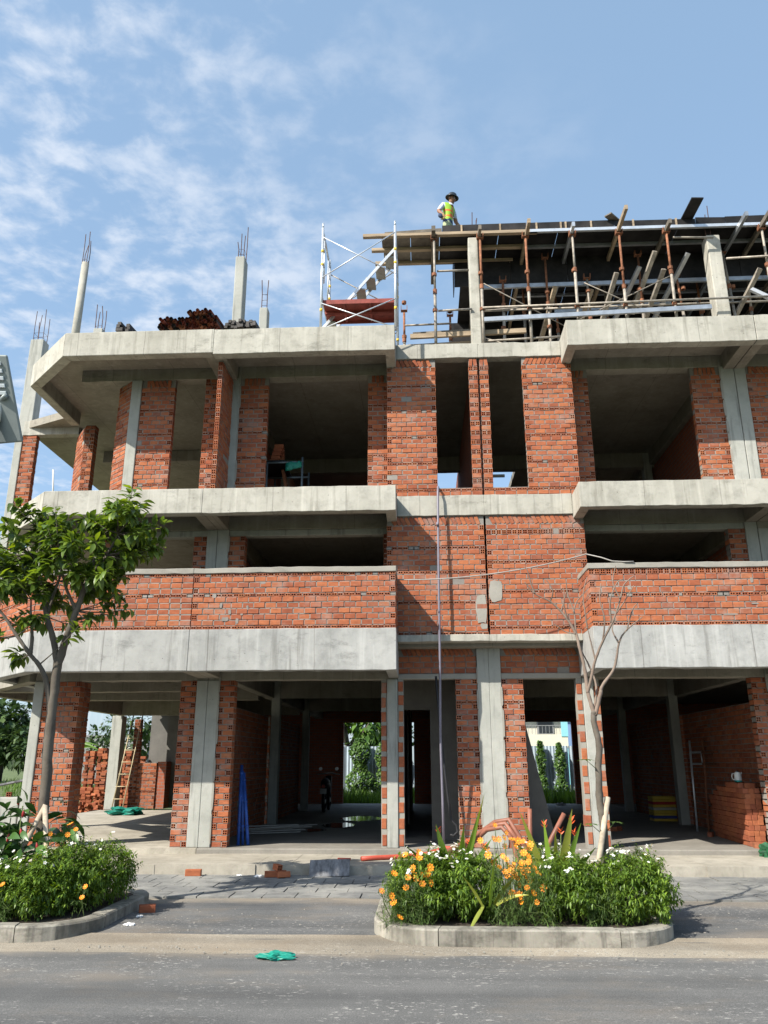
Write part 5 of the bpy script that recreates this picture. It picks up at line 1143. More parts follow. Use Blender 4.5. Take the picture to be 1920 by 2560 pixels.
# ---- cosmos with orange flowers
COSMOS = [(-0.21, 8.72, 0.7), (-0.07, 8.76, 0.72), (-0.07, 8.71, 0.68), (-0.13, 8.67, 0.58), (0.04, 8.67, 0.59), (-0.32, 8.6, 0.54), (-0.18, 8.57, 0.51), (-0.12, 8.65, 0.52), (0.01, 8.61, 0.54), (-0.04, 8.6, 0.53), (-0.1, 8.64, 0.49), (-0.2, 8.55, 0.42), (-0.04, 8.6, 0.45), (0.04, 8.58, 0.46), (-0.44, 8.54, 0.39), (-0.34, 8.47, 0.36), (-0.32, 8.47, 0.3), (-0.26, 8.41, 0.18), (0.63, 8.74, 0.7), (0.7, 8.85, 0.84), (0.75, 8.84, 0.84), (0.8, 8.8, 0.86), (0.83, 8.88, 0.9), (0.72, 8.91, 0.97), (0.56, 8.8, 0.83), (0.94, 8.78, 0.83), (1.0, 8.85, 0.82), (0.91, 8.79, 0.78), (0.99, 8.76, 0.72), (0.78, 8.76, 0.69), (0.81, 8.73, 0.66), (0.73, 8.7, 0.59), (0.82, 8.67, 0.61), (0.88, 8.71, 0.62), (0.96, 8.69, 0.63), (1.0, 8.72, 0.63), (0.93, 8.69, 0.58), (0.78, 8.61, 0.56), (0.84, 8.62, 0.57), (0.96, 8.64, 0.58), (0.86, 8.65, 0.51), (0.8, 8.61, 0.52), (0.96, 8.65, 0.55), (0.98, 8.54, 0.43), (0.83, 8.52, 0.38), (0.9, 8.5, 0.37), (0.91, 8.46, 0.32), (1.03, 8.74, 0.69), (1.03, 8.71, 0.64), (1.08, 8.7, 0.59), (1.01, 8.67, 0.57), (1.11, 8.67, 0.54), (1.04, 8.55, 0.38), (1.15, 8.59, 0.42), (1.06, 8.48, 0.31), (1.06, 8.77, 0.8)]
COSMOS_L = [(-4.27, 8.36, 0.5), (-4.15, 8.33, 0.46), (-3.42, 8.58, 0.41), (-3.42, 8.52, 0.32), (-3.8, 8.95, 0.97), (-3.72, 8.91, 0.92), (-3.79, 8.88, 0.87), (-3.98, 8.88, 0.88)]
g_fern = leaf_geo(0.05, 0.007, 0.1, 0.2, 2)
def cosmos(pts, base, nleaf, zone, label):
    t = thing('cosmos_plant', (*base, 0.12), label, 'flower plant', 'orange cosmos plants'); st_ = MB(); lv = MB()
    for p in pts:
        p = Vector(p); b = Vector((base[0]+(p.x-base[0])*0.6+RP.gauss(0, .03), base[1]+(p.y-base[1])*.3+.08, 0.1)); m_ = b.lerp(p, .6)+Vector((RP.gauss(0, .02), RP.gauss(0, .02), 0))
        st_.tube([b, m_, p], [.005, .004, .0025], 5)
        tip = Vector((RP.gauss(0.1, .5), RP.gauss(-0.9, .3), RP.uniform(.2, 1.0)))
        o = bpy.data.objects.new('flower', FO); link(o); adopt(o, t); o.matrix_basis = Matrix.Translation(p) @ tip.to_track_quat('Z', 'Y').to_matrix().to_4x4() @ Matrix.Scale(RP.uniform(.75, 1.1), 4)
    (x0, x1, y0, y1, z0, z1) = zone
    for q in range(nleaf):
        c = Vector((RP.uniform(x0, x1), RP.uniform(y0, y1), z0+(z1-z0)*RP.random()**1.4)); d = (rv()+Vector((0, -.3, .3))).normalized()
        st_.tube([c-d*.03, c+d*.07], [.002, .001], 3, cap=False)
        for w in range(7):
            o_ = rv(); put_leaf(lv, g_fern, c+d*.015*w, (o_*.9+d), RP.uniform(.6, 1.1))
    st_.build('stems', 'stem', t)['kind'] = 'stuff'; lv.build('foliage', 'leaf_fern', t)['kind'] = 'stuff'
cosmos([(x*.972, y-.24, 1.6-(1.6-z)*.972) for x, y, z in COSMOS[:18]], (-0.15, 8.42), 330, (-0.42, 0.05, 8.22, 8.45, 0.13, 0.55), 'orange cosmos plant at the curved kerb end beside the red hose')
cosmos([(x*.985, y-.13, 1.6-(1.6-z)*.985) for x, y, z in COSMOS[18:]]+[(x+.05, y-.08, z-.06) for x, y, z in COSMOS[18:44:2]], (0.88, 8.5), 520, (0.6, 1.2, 8.24, 8.65, 0.13, 0.64), 'large orange cosmos clump with many open flowers between the shrub mounds')
cosmos([], (1.62, 8.45), 110, (1.5, 1.8, 8.32, 8.5, 0.13, 0.5), 'feathery cosmos without open flowers at the kerb under the bare tree')
cosmos(COSMOS_L[:2], (-4.2, 8.4), 150, (-4.5, -4.05, 8.27, 8.45, 0.13, 0.4), 'small orange cosmos spilling over the ginger planter kerb'); cosmos(COSMOS_L[2:4], (-3.5, 8.6), 10, (-3.55, -3.45, 8.55, 8.65, 0.2, 0.4), 'two yellow-orange blooms low on the rounded shrub'); cosmos(COSMOS_L[4:], (-3.85, 9.0), 25, (-3.9, -3.75, 8.9, 9.0, 0.5, 0.85), 'orange cosmos blooms beside the barked stake')
# ---- strap-leaved heliconia, some with orange bracts, and red ginger
def blade(mb, p, d, L, W, bend):
    d = Vector(d).normalized(); pts = []; n_ = 7; an = RP.uniform(-.9, .9); side = Vector((math.cos(an), math.sin(an), 0)); side = side-d*side.dot(d)
    if side.length < .3: side = d.cross(Vector((0, 1, 0)))
    side.normalize(); cur = Vector(p); dirv = d.copy(); vs = []; fs = []
    for i in range(n_+1):
        t = i/n_; w = W*(0.35+0.65*math.sin(math.pi*min(1, t*1.05+.12)))*(1 if t < .97 else .05)/2; nrm = side.cross(dirv).normalized()
        vs += [tuple(cur-side*w+nrm*w*.35), tuple(cur), tuple(cur+side*w+nrm*w*.35)]
        cur = cur+dirv*L/n_; dirv = (dirv+Vector((d.x*.0, 0, -bend/n_))+Vector((d.x, d.y, 0))*bend*.5/n_).normalized()
    for i in range(n_): a = i*3; fs += [(a, a+3, a+4, a+1), (a+1, a+4, a+5, a+2)]
    mb.add(vs, fs)
def heliconia(base, blades, bracts, label, mats=('leaf_blade', 'leaf_pale')):
    t = thing('heliconia', (*base, 0.12), label, 'plant', 'strap-leaved plants in the planter')
    for i, (dx, dz, L, W, bend, pale) in enumerate(blades):
        m = MB(); blade(m, (base[0]+dx*.12, base[1]+RP.gauss(0, .05)-.08, 0.3), (dx, RP.uniform(-.4, .0), dz), L*1.22, W*1.35, bend); m.build('leaf', mats[pale], t, True)
    for (x, y, z) in bracts:
        MB().tube([(base[0]+(x-base[0])*.4, y, 0.2), (x, y, z-.04)], [.006, .004], 5).build('stalk', 'stem', t, True)
        m = MB()
        for q in range(5):
            a = (-1)**q*RP.uniform(.3, .9); blade(m, (x, y, z-.05+.012*q), (a, RP.uniform(-.3, .1), 1), .055, .013, .3)
        m.build('bract', 'orange_bract', t, True)
heliconia((0.30, 8.95), [(-.9, 1.1, .62, .07, 2.2, 0), (-.55, 1, .62, .07, .6, 0), (-.2, 1, .6, .08, .3, 0), (.25, 1, .72, .06, .1, 0), (.1, 1, .6, .07, .1, 0), (.45, 1, .55, .06, .3, 0), (.6, .9, .5, .06, .5, 1), (.28, 1, .85, .05, .05, 1), (-.35, .8, .5, .07, .9, 0)], [(0.13, 8.9, 0.93), (0.45, 8.9, 0.82), (0.6, 8.88, 0.78)], 'strap-leaved heliconia clump with long arching leaves near the curved kerb')
heliconia((1.33, 9.1), [(-.35, 1, .7, .06, .1, 1), (-.5, .9, .55, .06, .3, 1), (-.1, 1, .6, .06, .1, 0), (.15, 1, .75, .07, .1, 1), (.3, 1, .62, .06, .2, 0), (.5, .9, .5, .06, .4, 0), (-.2, .8, .4, .05, .4, 1), (.05, 1, .5, .06, .2, 1), (.7, 1, .5, .05, .5, 0), (.35, .8, .5, .06, .5, 0)], [(1.25, 9.05, 0.98), (1.53, 9.0, 1.03), (1.42, 9.05, 0.92), (1.56, 9.05, 0.9)], 'variegated heliconia with orange bracts beside the bare tree')
heliconia((0.58, 8.42), [(-.4, .8, .3, .035, .5, 1), (.5, .9, .3, .035, .5, 1), (.7, .5, .28, .03, .6, 1), (-.3, -.3, .3, .03, .4, 1), (.1, 1, .4, .03, .2, 0)], [], 'small pale strap-leaved sprout at the kerb before the cosmos')
g_g = leaf_geo(0.23, 0.085, .25, .4, 5)
def ginger(x, y, h, fl, label):
    t = thing('red_ginger', (x, y, 0.12), label, 'plant', 'red ginger plants around the leafy tree'); m = MB()
    for q in range(3):
        bx_, by_ = x+RP.gauss(0, .06), y+RP.gauss(0, .06); hh = h*RP.uniform(.75, 1.05)
        MB().tube([(bx_, by_, .1), (bx_+RP.gauss(0, .03), by_, hh)], [.010, .006], 6).build('cane', 'stem', t, True)
        for w in range(13):
            a = w*2.2+q; z = .2+(hh-.2)*w/10
            o = bpy.data.objects.new('leaf', GING); link(o); adopt(o, t); o.matrix_basis = Matrix.Translation((bx_, by_, z)) @ frame((math.cos(a), math.sin(a), RP.uniform(-.45, .45))) @ Matrix.Rotation(RP.uniform(-.9, .9), 4, 'X') @ Matrix.Scale(RP.uniform(.7, 1.15), 4)
        if q < fl: MB().lathe((bx_, by_, hh+.05), [(.003, -.045), (.014, -.03), (.018, 0), (.012, .025), (.003, .045)], 8, (RP.gauss(0, .15), 0, 1)).build('flower_cone', 'red_bract', t, True)
mG = MB(); mG.add(g_g[0], g_g[1]); GING = mG.mesh('ginger_leaf', 'leaf_ginger', True)
for (x, y, h, f) in ((-4.62, 9.35, 1.12, 1), (-4.48, 9.12, 1.0, 1), (-4.56, 8.98, .88, 1), (-4.34, 8.98, .80, 1), (-4.10, 8.95, .76, 1), (-3.98, 9.2, .92, 0), (-4.70, 9.08, 1.0, 1), (-4.12, 9.55, 1.0, 0)):
    ginger(x, y, h, f, 'broad-leaved ginger plant with red cone flowers around the leafy tree trunk')
# ------------------------------------------------------------------ things in front of and inside the houses
MT['pvc_grey'] = plain('mauve_grey_pvc', (0.19, 0.175, 0.215), 0.45, 0, 0.12); MT['rubber'] = plain('black_rubber', (0.02, 0.02, 0.022), 0.6, 0, 0.3)
MT['pvc_orange'] = plain('terracotta_hose', (0.27, 0.105, 0.065), 0.5, 0, 0.25, 6); MT['hose_red'] = plain('red_hose', (0.50, 0.085, 0.05), 0.5, 0, 0.2)
MT['teal'] = plain('teal_netting', (0.01, 0.20, 0.145), 0.5, 0, 0.3, 20); MT['green_bag'] = plain('green_sack', (0.015, 0.085, 0.035), 0.55, 0, 0.5, 14)
MT['blue_paint'] = plain('blue_paint', (0.025, 0.08, 0.33), 0.45, 0, 0.35, 9); MT['white_plastic'] = plain('white_plastic', (0.72, 0.72, 0.68), 0.4, 0, 0.05); MT['teal_plastic'] = plain('teal_plastic', (0.03, 0.36, 0.32), 0.4, 0, 0.05)
MT['wire'] = plain('pale_cable', (0.34, 0.32, 0.29), 0.6, 0, 0.15); MT['lamp_grey'] = plain('lamp_casing', (0.25, 0.28, 0.275), 0.45, 0.2, 0.06); MT['lens'] = plain('clear_lens', (0.62, 0.66, 0.68), 0.15, 0, 0.05, spec=0.8)
MT['pole_grey'] = plain('painted_pole', (0.14, 0.18, 0.21), 0.45, 0.3, 0.1); MT['paper'] = plain('white_litter', (0.75, 0.74, 0.72), 0.8, 0, 0.1)
MT['grey_board'] = plain('weathered_board', (0.14, 0.14, 0.145), 0.8, 0, 0.6, 5, stretch=(3, 3, .5)); MT['bamboo'] = plain('dry_bamboo', (0.48, 0.39, 0.24), 0.6, 0, 0.2)
def single(mb, name, mat, label, cat, group=None, smooth=False, bevel=0): return tag(mb.build(name, mat, None, smooth, bevel), label, cat, group)
# drain pipe and the hose beside it, cable between the balconies
dp = thing('drain_pipe', (0.28, 13.7, 0.35), 'mauve grey plastic pipe hanging from the window sill down past the doorway', 'pipe')
MB().tube([(0.335, 13.72, 6.36), (0.325, 13.55, 6.33), (0.318, 13.5, 6.2), (0.30, 13.45, 4.9), (0.288, 13.43, 3.3), (0.27, 13.6, 2.0), (0.285, 13.72, 1.0), (0.29, 13.78, 0.32)], 0.020, 12).build('tube', 'pvc_grey', dp, True)
for z in (5.6, 4.2): MB().tube([(0.30, 13.447, z-.03), (0.30, 13.447, z+.03)], 0.024, 12).build('socket', 'pvc_grey', dp, True)
single(MB().tube([(0.22, 13.85, 3.0), (0.27, 13.86, 2.2), (0.33, 13.86, 1.5), (0.38, 13.86, 1.0), (0.40, 13.86, 0.85), (0.42, 13.86, 0.70), (0.50, 13.85, 0.62), (0.52, 13.85, 0.52), (0.45, 13.85, 0.46), (0.39, 13.85, 0.48)], 0.020, 10), 'hose', 'rubber', 'black rubber hose ending in a hook in the left doorway', 'hose', smooth=True)
cab = MB(); pts = []
for i in range(25):
    t = i/24; x = -0.44+3.21*t; pts.append((x, 13.1-0.15*math.sin(math.pi*t), 4.53+0.40*t-0.62*t*(1-t)))
pts += [(2.95, 12.82, 4.80), (3.12, 12.80, 4.73), (3.30, 12.74, 4.70), (3.45, 12.73, 4.70)]
single(cab.tube(pts, 0.010, 6), 'cable', 'wire', 'pale cable sagging from one brick parapet to the other', 'cable', smooth=True)
single(MB().tube([(-7.1, 12.9, 4.62), (-7.08, 12.75, 3.4), (-7.0, 12.85, 2.2), (-6.98, 12.9, 1.2), (-6.8, 12.95, 0.9)], 0.008, 5), 'cable', 'rubber', 'thin dark cable hanging from the corner balcony', 'cable', smooth=True)
single(MB().tube([(-6.72, 13.5, 6.17), (-6.79, 13.5, 6.78)], 0.016, 8), 'white_pole', 'white_plastic', 'short white pole leaning up behind the chamfered balcony edge', 'pole', smooth=True)
# hoses on the platform
hz = thing('hose_bundle', (0.9, 12.3, 0.1), 'terracotta hose coiled in loops behind the orange cosmos', 'hose')
for k in range(3):
    P_ = [(0.35-.12*k, 12.9+.1*k, 0.20), (0.62, 12.3-.1*k, 0.45+.05*k), (0.85+.06*k, 11.9, 0.70+.05*k), (1.05+.05*k, 11.8, 0.74+.05*k), (1.16+.06*k, 11.75, 0.62), (1.25+.09*k, 11.7, 0.3), (1.3+.1*k, 11.7, 0.05)]
    MB().tube(P_, 0.032, 10).build('hose_loop', 'pvc_orange', hz, True)
for x, zt, dx in ((1.44, 0.98, 0.01), (1.85, 0.92, 0.16)): MB().tube([(x-dx*2, 11.8, 0.03), (x-dx, 11.8, zt*.6), (x+dx*.4, 11.8, zt)], 0.032, 10).build('upright_end', 'pvc_orange', hz, True)
single(MB().tube([(-0.98, 13.05, 0.20), (-0.75, 13.2, 0.20), (-0.4, 13.35, 0.20), (0.0, 13.5, 0.22), (0.3, 13.6, 0.30), (0.6, 13.5, 0.3)], 0.034, 10), 'hose', 'hose_red', 'red hose lying along the platform by the brick jamb', 'hose', smooth=True)
single(MB().tube([(-1.35, 13.15, 0.185), (-1.15, 13.12, 0.185)], 0.018, 8), 'hose', 'hose_red', 'short cut end of red hose on the platform', 'hose', smooth=True)
# loose bricks
LBM = {'S': BRICK_ME['S'].copy(), 'H': BRICK_ME['H'].copy()}
for m in LBM.values(): m.materials.clear(); m.materials.append(MT['brick_new'])
def loose_brick(p, rot, label, group='loose bricks', kind='S', scl=(1, .8, 1)):
    o = bpy.data.objects.new('loose_brick', LBM[kind]); link(o); o.location = p; o.rotation_euler = rot; o.scale = scl; return tag(o, label, 'brick', group)
loose_brick((-3.36, 12.36, 0.08), (0, 0, 0.12), 'single red brick on the pavers against the platform edge', scl=(1.3, 1, 1.1))
loose_brick((-3.07, 9.5, 0.065), (0.05, 0, 0.35), 'single red brick on the asphalt beside the curved kerb')
for q, (p, r, s) in enumerate([((-2.22, 12.28, 0.075), (0, 0, .2), 'lower'), ((-2.08, 12.33, 0.075), (0, 0, 1.2), 'leaning'), ((-2.13, 12.32, 0.16), (0.1, 0.1, .8), 'top'), ((-2.02, 12.22, 0.07), (1.2, 0, .4), 'tipped')]):
    loose_brick(p, r, s+' red brick of the small broken pile on the pavers', kind='H' if q == 2 else 'S', scl=(1, 1.2 if q == 2 else .8, 1))
loose_brick((3.95, 17.6, 0.30), (0, 0, .5), 'brick with its holes showing on the dark garage floor', kind='H'); loose_brick((3.8, 17.55, 0.29), (0, 0, .2), 'flat brick lying on the dark garage floor')
for q in range(3): loose_brick((-5.0+.22*q, 17.0+.1*q, 0.29), (0, 0, R.uniform(-.3, .3)), ('first', 'second', 'third')[q]+' brick along the line on the open corner floor')
# boards, litter, nets
single(MB().bar((-1.68, 12.42, 0.13), (-1.10, 12.40, 0.15), 0.03, 0.24, (0, .55, 1)), 'grey_board', 'grey_board', 'dark grey board leaning on the platform edge', 'board')
def crumple(name, mat, c, rx, ry, rz, label, cat, n=14, seed=1):
    rn = random.Random(seed); bm = bmesh.new(); bmesh.ops.create_icosphere(bm, subdivisions=3, radius=1.0)
    for v in bm.verts:
        d = v.co.normalized(); k = 1+0.22*math.sin(d.x*7+seed)+0.18*math.sin(d.y*9+d.x*5)+rn.gauss(0, .07)
        v.co = Vector((c[0]+d.x*rx*k, c[1]+d.y*ry*k, max(c[2], c[2]+rz*.6+d.z*rz*k)))
    me = bpy.data.meshes.new(name); bm.to_mesh(me); bm.free(); me.materials.append(MT[mat])
    o = bpy.data.objects.new(name, me); link(o); return tag(o, label, cat)
crumple('plastic_bag', 'teal', (-1.30, 7.60, -0.012), 0.13, 0.09, 0.035, 'flat teal plastic bag on the asphalt road', 'bag', seed=2)
crumple('netting', 'teal', (-8.15, 22.6, 0.25), 0.5, 0.35, 0.12, 'crumpled teal netting on the back of the open corner floor', 'net', seed=4)
crumple('sack', 'green_bag', (5.42, 13.75, 0.165), 0.18, 0.16, 0.13, 'full green sack at the foot of the brick stack', 'sack', seed=5)
for q, (x, y, s) in enumerate([(-3.0, 8.75, .05), (-2.4, 12.3, .06), (-3.05, 9.2, .04), (-2.7, 12.4, .04), (4.4, 27.6, .14)]):
    crumple('litter', 'paper', (x, y, 0.03 if y < 13 else .25), s, s*.7, s*.35, ('torn white paper on the asphalt by the curved kerb', 'crumpled white wrapper at the platform foot', 'white scrap beside the loose brick', 'small white scrap among the pavers', 'pale rubbish heap at the rear doorway')[q], 'litter', seed=q+9)
deb = MB(); rn = random.Random(5)
for q in range(700):
    x, y = rn.uniform(-3.4, 6), rn.choice([rn.uniform(8.3, 12.5), rn.gauss(8.5, .4), rn.gauss(12.35, .1), rn.gauss(7.95, .12)])
    if (-0.6 < x < 2.45 or x < -3.3) and 7.98 < y < 10.5: continue
    s = rn.uniform(.003, .009); z = (apron_z(x, y) if 8.34 < y < 10.5 else .04 if y >= 10.5 else .0)
    deb.box(x-s, x+s*rn.uniform(.4, 1.2), y-s, y+s*.8, z-.005, z+s*.7, rn.random())
o = deb.build('rubble', 'mortar_patch'); o['kind'] = 'stuff'; tag(o, 'small chips of mortar scattered over the road edge and pavers', 'rubble')
# blue poles, ladder frames, brick stack with kettle
for q, (x, xt, zt, r) in enumerate([(-3.20, -3.26, 1.55, .028), (-3.12, -3.24, 1.45, .024), (-3.03, -3.22, 1.42, .03)]):
    t = thing('blue_pole', (x, 14.55, .25), ('tallest', 'thin middle', 'outer slanting')[q]+' blue pole leaning inside the garage pier', 'pole', 'blue poles by the garage pier')
    MB().tube([(x, 14.5, .25), (xt, 14.75, zt)], r, 8).build('tube', 'blue_paint', t, True)
    for f in (.25, .6, .9): c = Vector((x, 14.5, .25)).lerp(Vector((xt, 14.75, zt)), f); MB().tube([c-Vector((0, 0, .015)), c+Vector((0, 0, .015))], r*1.25, 8).build('ring', 'blue_paint', t, True)
for q, (x, y, dx) in enumerate([(5.48, 17.5, 0.0), (5.64, 17.3, 0.05)]):
    t = thing('folding_scaffold', (x, y, .25), ('steel scaffold frame leaning on the garage wall behind the bricks', 'rusty scaffold frame behind the first frame in the garage')[q], 'scaffold frame', 'frames leaning in the garage'); mt = 'galv' if q == 0 else 'prop_rust'
    for k in (0, 1): MB().tube([(x+.62*k-.02*k, y-.45*k, .25), (x+.62*k+dx+.12, y+.25-.45*k, 2.02)], .021, 8).build('leg', mt, t, True)
    for z in (1.78, 1.55): f = (z-.25)/1.77; MB().tube([(x+.12*f, y+.25*f, z), (x+.60+.12*f, y-.45+.25*f, z)], .018, 8).build('cross_bar', mt, t, True)
    for k in (.2, .42): MB().tube([(x+k+.1, y+.2-.3*k, 1.55), (x+k+.1, y+.22-.3*k, 1.78)], .012, 6).build('strut', mt, t, True)
stk = thing('brick_stack', (5.7, 15.4, .25), 'waist-high stack of new bricks beside the garage wall, kettle on top', 'brick stack'); inner = MB()
hts = [11, 12, 12, 12, 12, 11, 11, 11, 10, 10, 9]
for i in range(11):
    for k in range(hts[i]):
        for d_ in range(3):
            y = 14.55+i*.186+R.uniform(-.006, .006); x = 5.40+.012*i+d_*.095+(.02 if k % 3 == 0 else 0)+R.uniform(-.008, .008); z = .25+.042+k*.083
            kind = 'S'; M_ = Matrix.Translation((x, y, z)) @ Matrix.Rotation(math.pi/2*(-1), 4, 'Z') @ Matrix.Rotation(R.gauss(0, .02), 4, 'Y')
            if d_ == 0 or i == 0 or k >= hts[i]-2:
                o = bpy.data.objects.new('brick', LBM['S']); link(o); adopt(o, stk); o.matrix_basis = M_ @ Matrix.Diagonal((1.02, .86, 1, 1))
            else: inner.add([M_ @ Vector(v) for v in BRICK_MB['S'].v], BRICK_MB['S'].f, R.random())
inner.build('inner_bricks', 'brick_new', stk)['kind'] = 'stuff'
for p in ((5.36, 16.35), (5.40, 14.3), (5.50, 14.22)): loose_brick((*p, .29), (0, 0, R.uniform(0, 2)), 'brick on the garage floor at the foot of the brick stack', 'bricks by the brick stack')
kt = thing('kettle', (5.50, 15.0, 1.25), 'white kettle with teal base standing on the brick stack', 'kettle')
kz = 1.255
MB().lathe((5.50, 15.0, kz), [(.001, 0), (.062, 0), (.064, .03)], 16).build('base', 'teal_plastic', kt, True); MB().lathe((5.50, 15.0, kz), [(.062, .03), (.060, .09), (.054, .15), (.046, .165), (.001, .168)], 16).build('jug', 'white_plastic', kt, True)
MB().lathe((5.50, 15.0, kz+.168), [(.028, 0), (.026, .012), (.008, .016), (.010, .032), (.001, .036)], 12).build('lid', 'rubber', kt, True); MB().tube([(5.447, 15.0, kz+.14), (5.405, 15.0, kz+.135), (5.398, 15.0, kz+.08), (5.415, 15.0, kz+.04), (5.442, 15.0, kz+.035)], .008, 8).build('handle', 'white_plastic', kt, True); MB().tube([(5.548, 15.0, kz+.13), (5.575, 15.0, kz+.16)], [.014, .008], 8).build('spout', 'white_plastic', kt, True)
# striped mats, bottle, motorbike, sticks, puddles deep in the garages
bxm = thing('striped_mats', (5.7, 20.6, .25), 'folded stack of yellow, red and blue striped mats in the dark garage', 'mats')
for q, c in enumerate([(.55, .38, .05), (.05, .07, .28), (.6, .42, .06), (.6, .42, .06), (.5, .45, .36), (.55, .35, .05), (.42, .04, .03), (.6, .42, .06), (.6, .42, .06)]):
    MT['mat%d' % q] = plain('mat_colour', c, .8, 0, .1); MB().box(5.42, 6.0-.01*(q % 2), 20.4, 20.85, .25+q*.062, .25+q*.062+.058).build('mat', 'mat%d' % q, bxm, bevel=.012)
single(MB().lathe((6.05, 19.9, .25), [(.001, 0), (.05, 0), (.052, .2), (.02, .26), (.02, .30), (.001, .31)], 14), 'bottle', 'white_plastic', 'pale spray bottle beside the striped mats', 'bottle', smooth=True)
def motorbike(x, y, z):
    t = thing('motorbike', (x, y, z), 'dark motor scooter parked deep inside the left garage', 'motorbike'); MT['plate'] = plain('number_plate', (.5, .5, .48), .5)
    for dy, n in ((-.55, 'rear_wheel'), (.62, 'front_wheel')):
        w = MB()
        for a in range(20): pass
        ring = [(x, y+dy+.25*math.cos(a*math.pi/10), z+.29+.25*math.sin(a*math.pi/10)) for a in range(21)]
        o = w.tube(ring, .045, 8, cap=False).build(n, 'rubber', t, True); MB().lathe((x, y+dy, z+.29), [(.001, -.05), (.06, -.05), (.06, .05), (.001, .05)], 10, (1, 0, 0)).build('hub', 'galv', o)
        sp_ = MB()
        for a in range(6): an = a*math.pi/6; sp_.tube([(x, y+dy+.22*math.cos(an), z+.29+.22*math.sin(an)), (x, y+dy-.22*math.cos(an), z+.29-.22*math.sin(an))], .006, 4)
        sp_.build('spokes', 'galv', o)
    MB().tube([(x, y-.75, z+.74), (x, y-.4, z+.72), (x, y+.02, z+.70), (x, y+.2, z+.45), (x, y+.42, z+.6), (x, y+.5, z+.95)], [.07, .13, .12, .09, .10, .09], 12).build('body', 'rubber', t, True)
    MB().tube([(x, y-.72, z+.80), (x, y-.3, z+.80), (x, y+.05, z+.78)], [.08, .12, .10], 12).build('seat', 'rubber', t, True); MB().tube([(x-.33, y+.42, z+1.0), (x-.1, y+.48, z+1.04), (x+.1, y+.48, z+1.04), (x+.33, y+.42, z+1.0)], .016, 8).build('handlebar', 'galv', t, True)
    MB().tube([(x, y+.5, z+.95), (x, y+.62, z+.29)], .03, 8).build('fork', 'galv', t, True); MB().box(x-.095, x+.095, y-.83, y-.82, z+.50, z+.64).build('number_plate', 'plate', t); MB().tube([(x, y-.8, z+.70), (x, y-.72, z+.70)], .05, 10).build('tail_light', 'hose_red', t)
    for s in (-1, 1): MB().lathe((x+.24*s, y+.44, z+1.16), [(.001, -.01), (.05, -.01), (.05, .01), (.001, .01)], 12, (0, 1, 0)).build('mirror', 'galv', t)
motorbike(-2.85, 24.3, .25)
sk_ = thing('stick_pile', (-2.9, 16.9, .25), 'low pile of thin grey battens on the left garage floor', 'battens')
for q in range(11): a = R.uniform(-.3, .3); x, y = -3.05+R.gauss(0, .12), 16.8+R.gauss(0, .1); MB().bar((x-.35, y-.25+a*.2, .27+.012*q), (x+.65, y+.35+a, .275+.012*q), .03, .02).build('batten', 'wire', sk_)
pm, pn, plk, pb = nodes_of('wet_floor'); pb.inputs['Base Color'].default_value = (.05, .048, .045, 1); pb.inputs['Roughness'].default_value = .06; MT['wet'] = pm
for cx, cy, rx, ry in ((-1.95, 19.0, .35, .75), (-2.35, 17.6, .28, .35), (-1.6, 21.2, .5, .9)):
    pts = [(cx+rx*math.cos(a*.3142)*(1+.15*math.sin(a*2.1)), cy+ry*math.sin(a*.3142)*(1+.12*math.cos(a*3.3))) for a in range(20)]
    struct(MB().prism(pts, .2505, .254).build('puddle', 'wet'))
# trestle with bricks and a green cloth on the second floor
tr_ = thing('trestle', (-2.75, 15.2, 6.17), 'steel work trestle carrying bricks inside the second-floor opening', 'trestle')
for x in (-3.1, -2.38):
    for y in (15.0, 15.9): MB().tube([(x, y, 6.17), (x, y, 7.52 if x > -3 else 7.42)], .022, 8).build('leg', 'pole_grey', tr_, True)
for y in (15.0, 15.9): MB().tube([(-3.3, y, 7.42), (-2.36, y, 7.42)], .022, 8).build('rail', 'pole_grey', tr_, True)
MB().box(-3.3, -2.75, 14.98, 15.95, 7.445, 7.47).build('platform_board', 'ply_black', tr_); MB().bar((-2.85, 15.5, 7.4), (-2.6, 15.5, 6.2), .05, .3, (0, 1, 0)).build('brace_board', 'prop_rust', tr_)
for k in range(5):
    for q in range(2): loose_brick((-2.98+.015*k+R.uniform(-.02, .02), 15.2+.3*q, 7.51+.083*k), (0, 0, R.gauss(0, .1)), 'brick piled on the second-floor work trestle', 'bricks on the trestle', scl=(1.05, 1.2, 1))
bm_ = MB(); 
for i in range(7):
    for j in range(5): bm_.v.append((-2.72+.33*i/6, 14.965+.02*math.sin(i*2+j)+(.05 if j == 0 else 0), 7.455-.24*j/4*(1-.35*i/6)+.01*math.sin(i*3)))
for i in range(6):
    for j in range(4): a = i*5+j; bm_.f.append((a, a+1, a+6, a+5)); bm_.r.append(0); bm_.mi.append(0)
cl = bm_.build('cloth', 'teal', None, True); so = cl.modifiers.new('solid', 'SOLIDIFY'); so.thickness = .006; tag(cl, 'teal cloth hung over the rail of the work trestle', 'cloth')
single(MB().box(1.62, 1.92, 17.0, 17.05, 7.75, 7.81), 'batten_light', 'white_plastic', 'small white batten light behind the narrow right window opening', 'light')
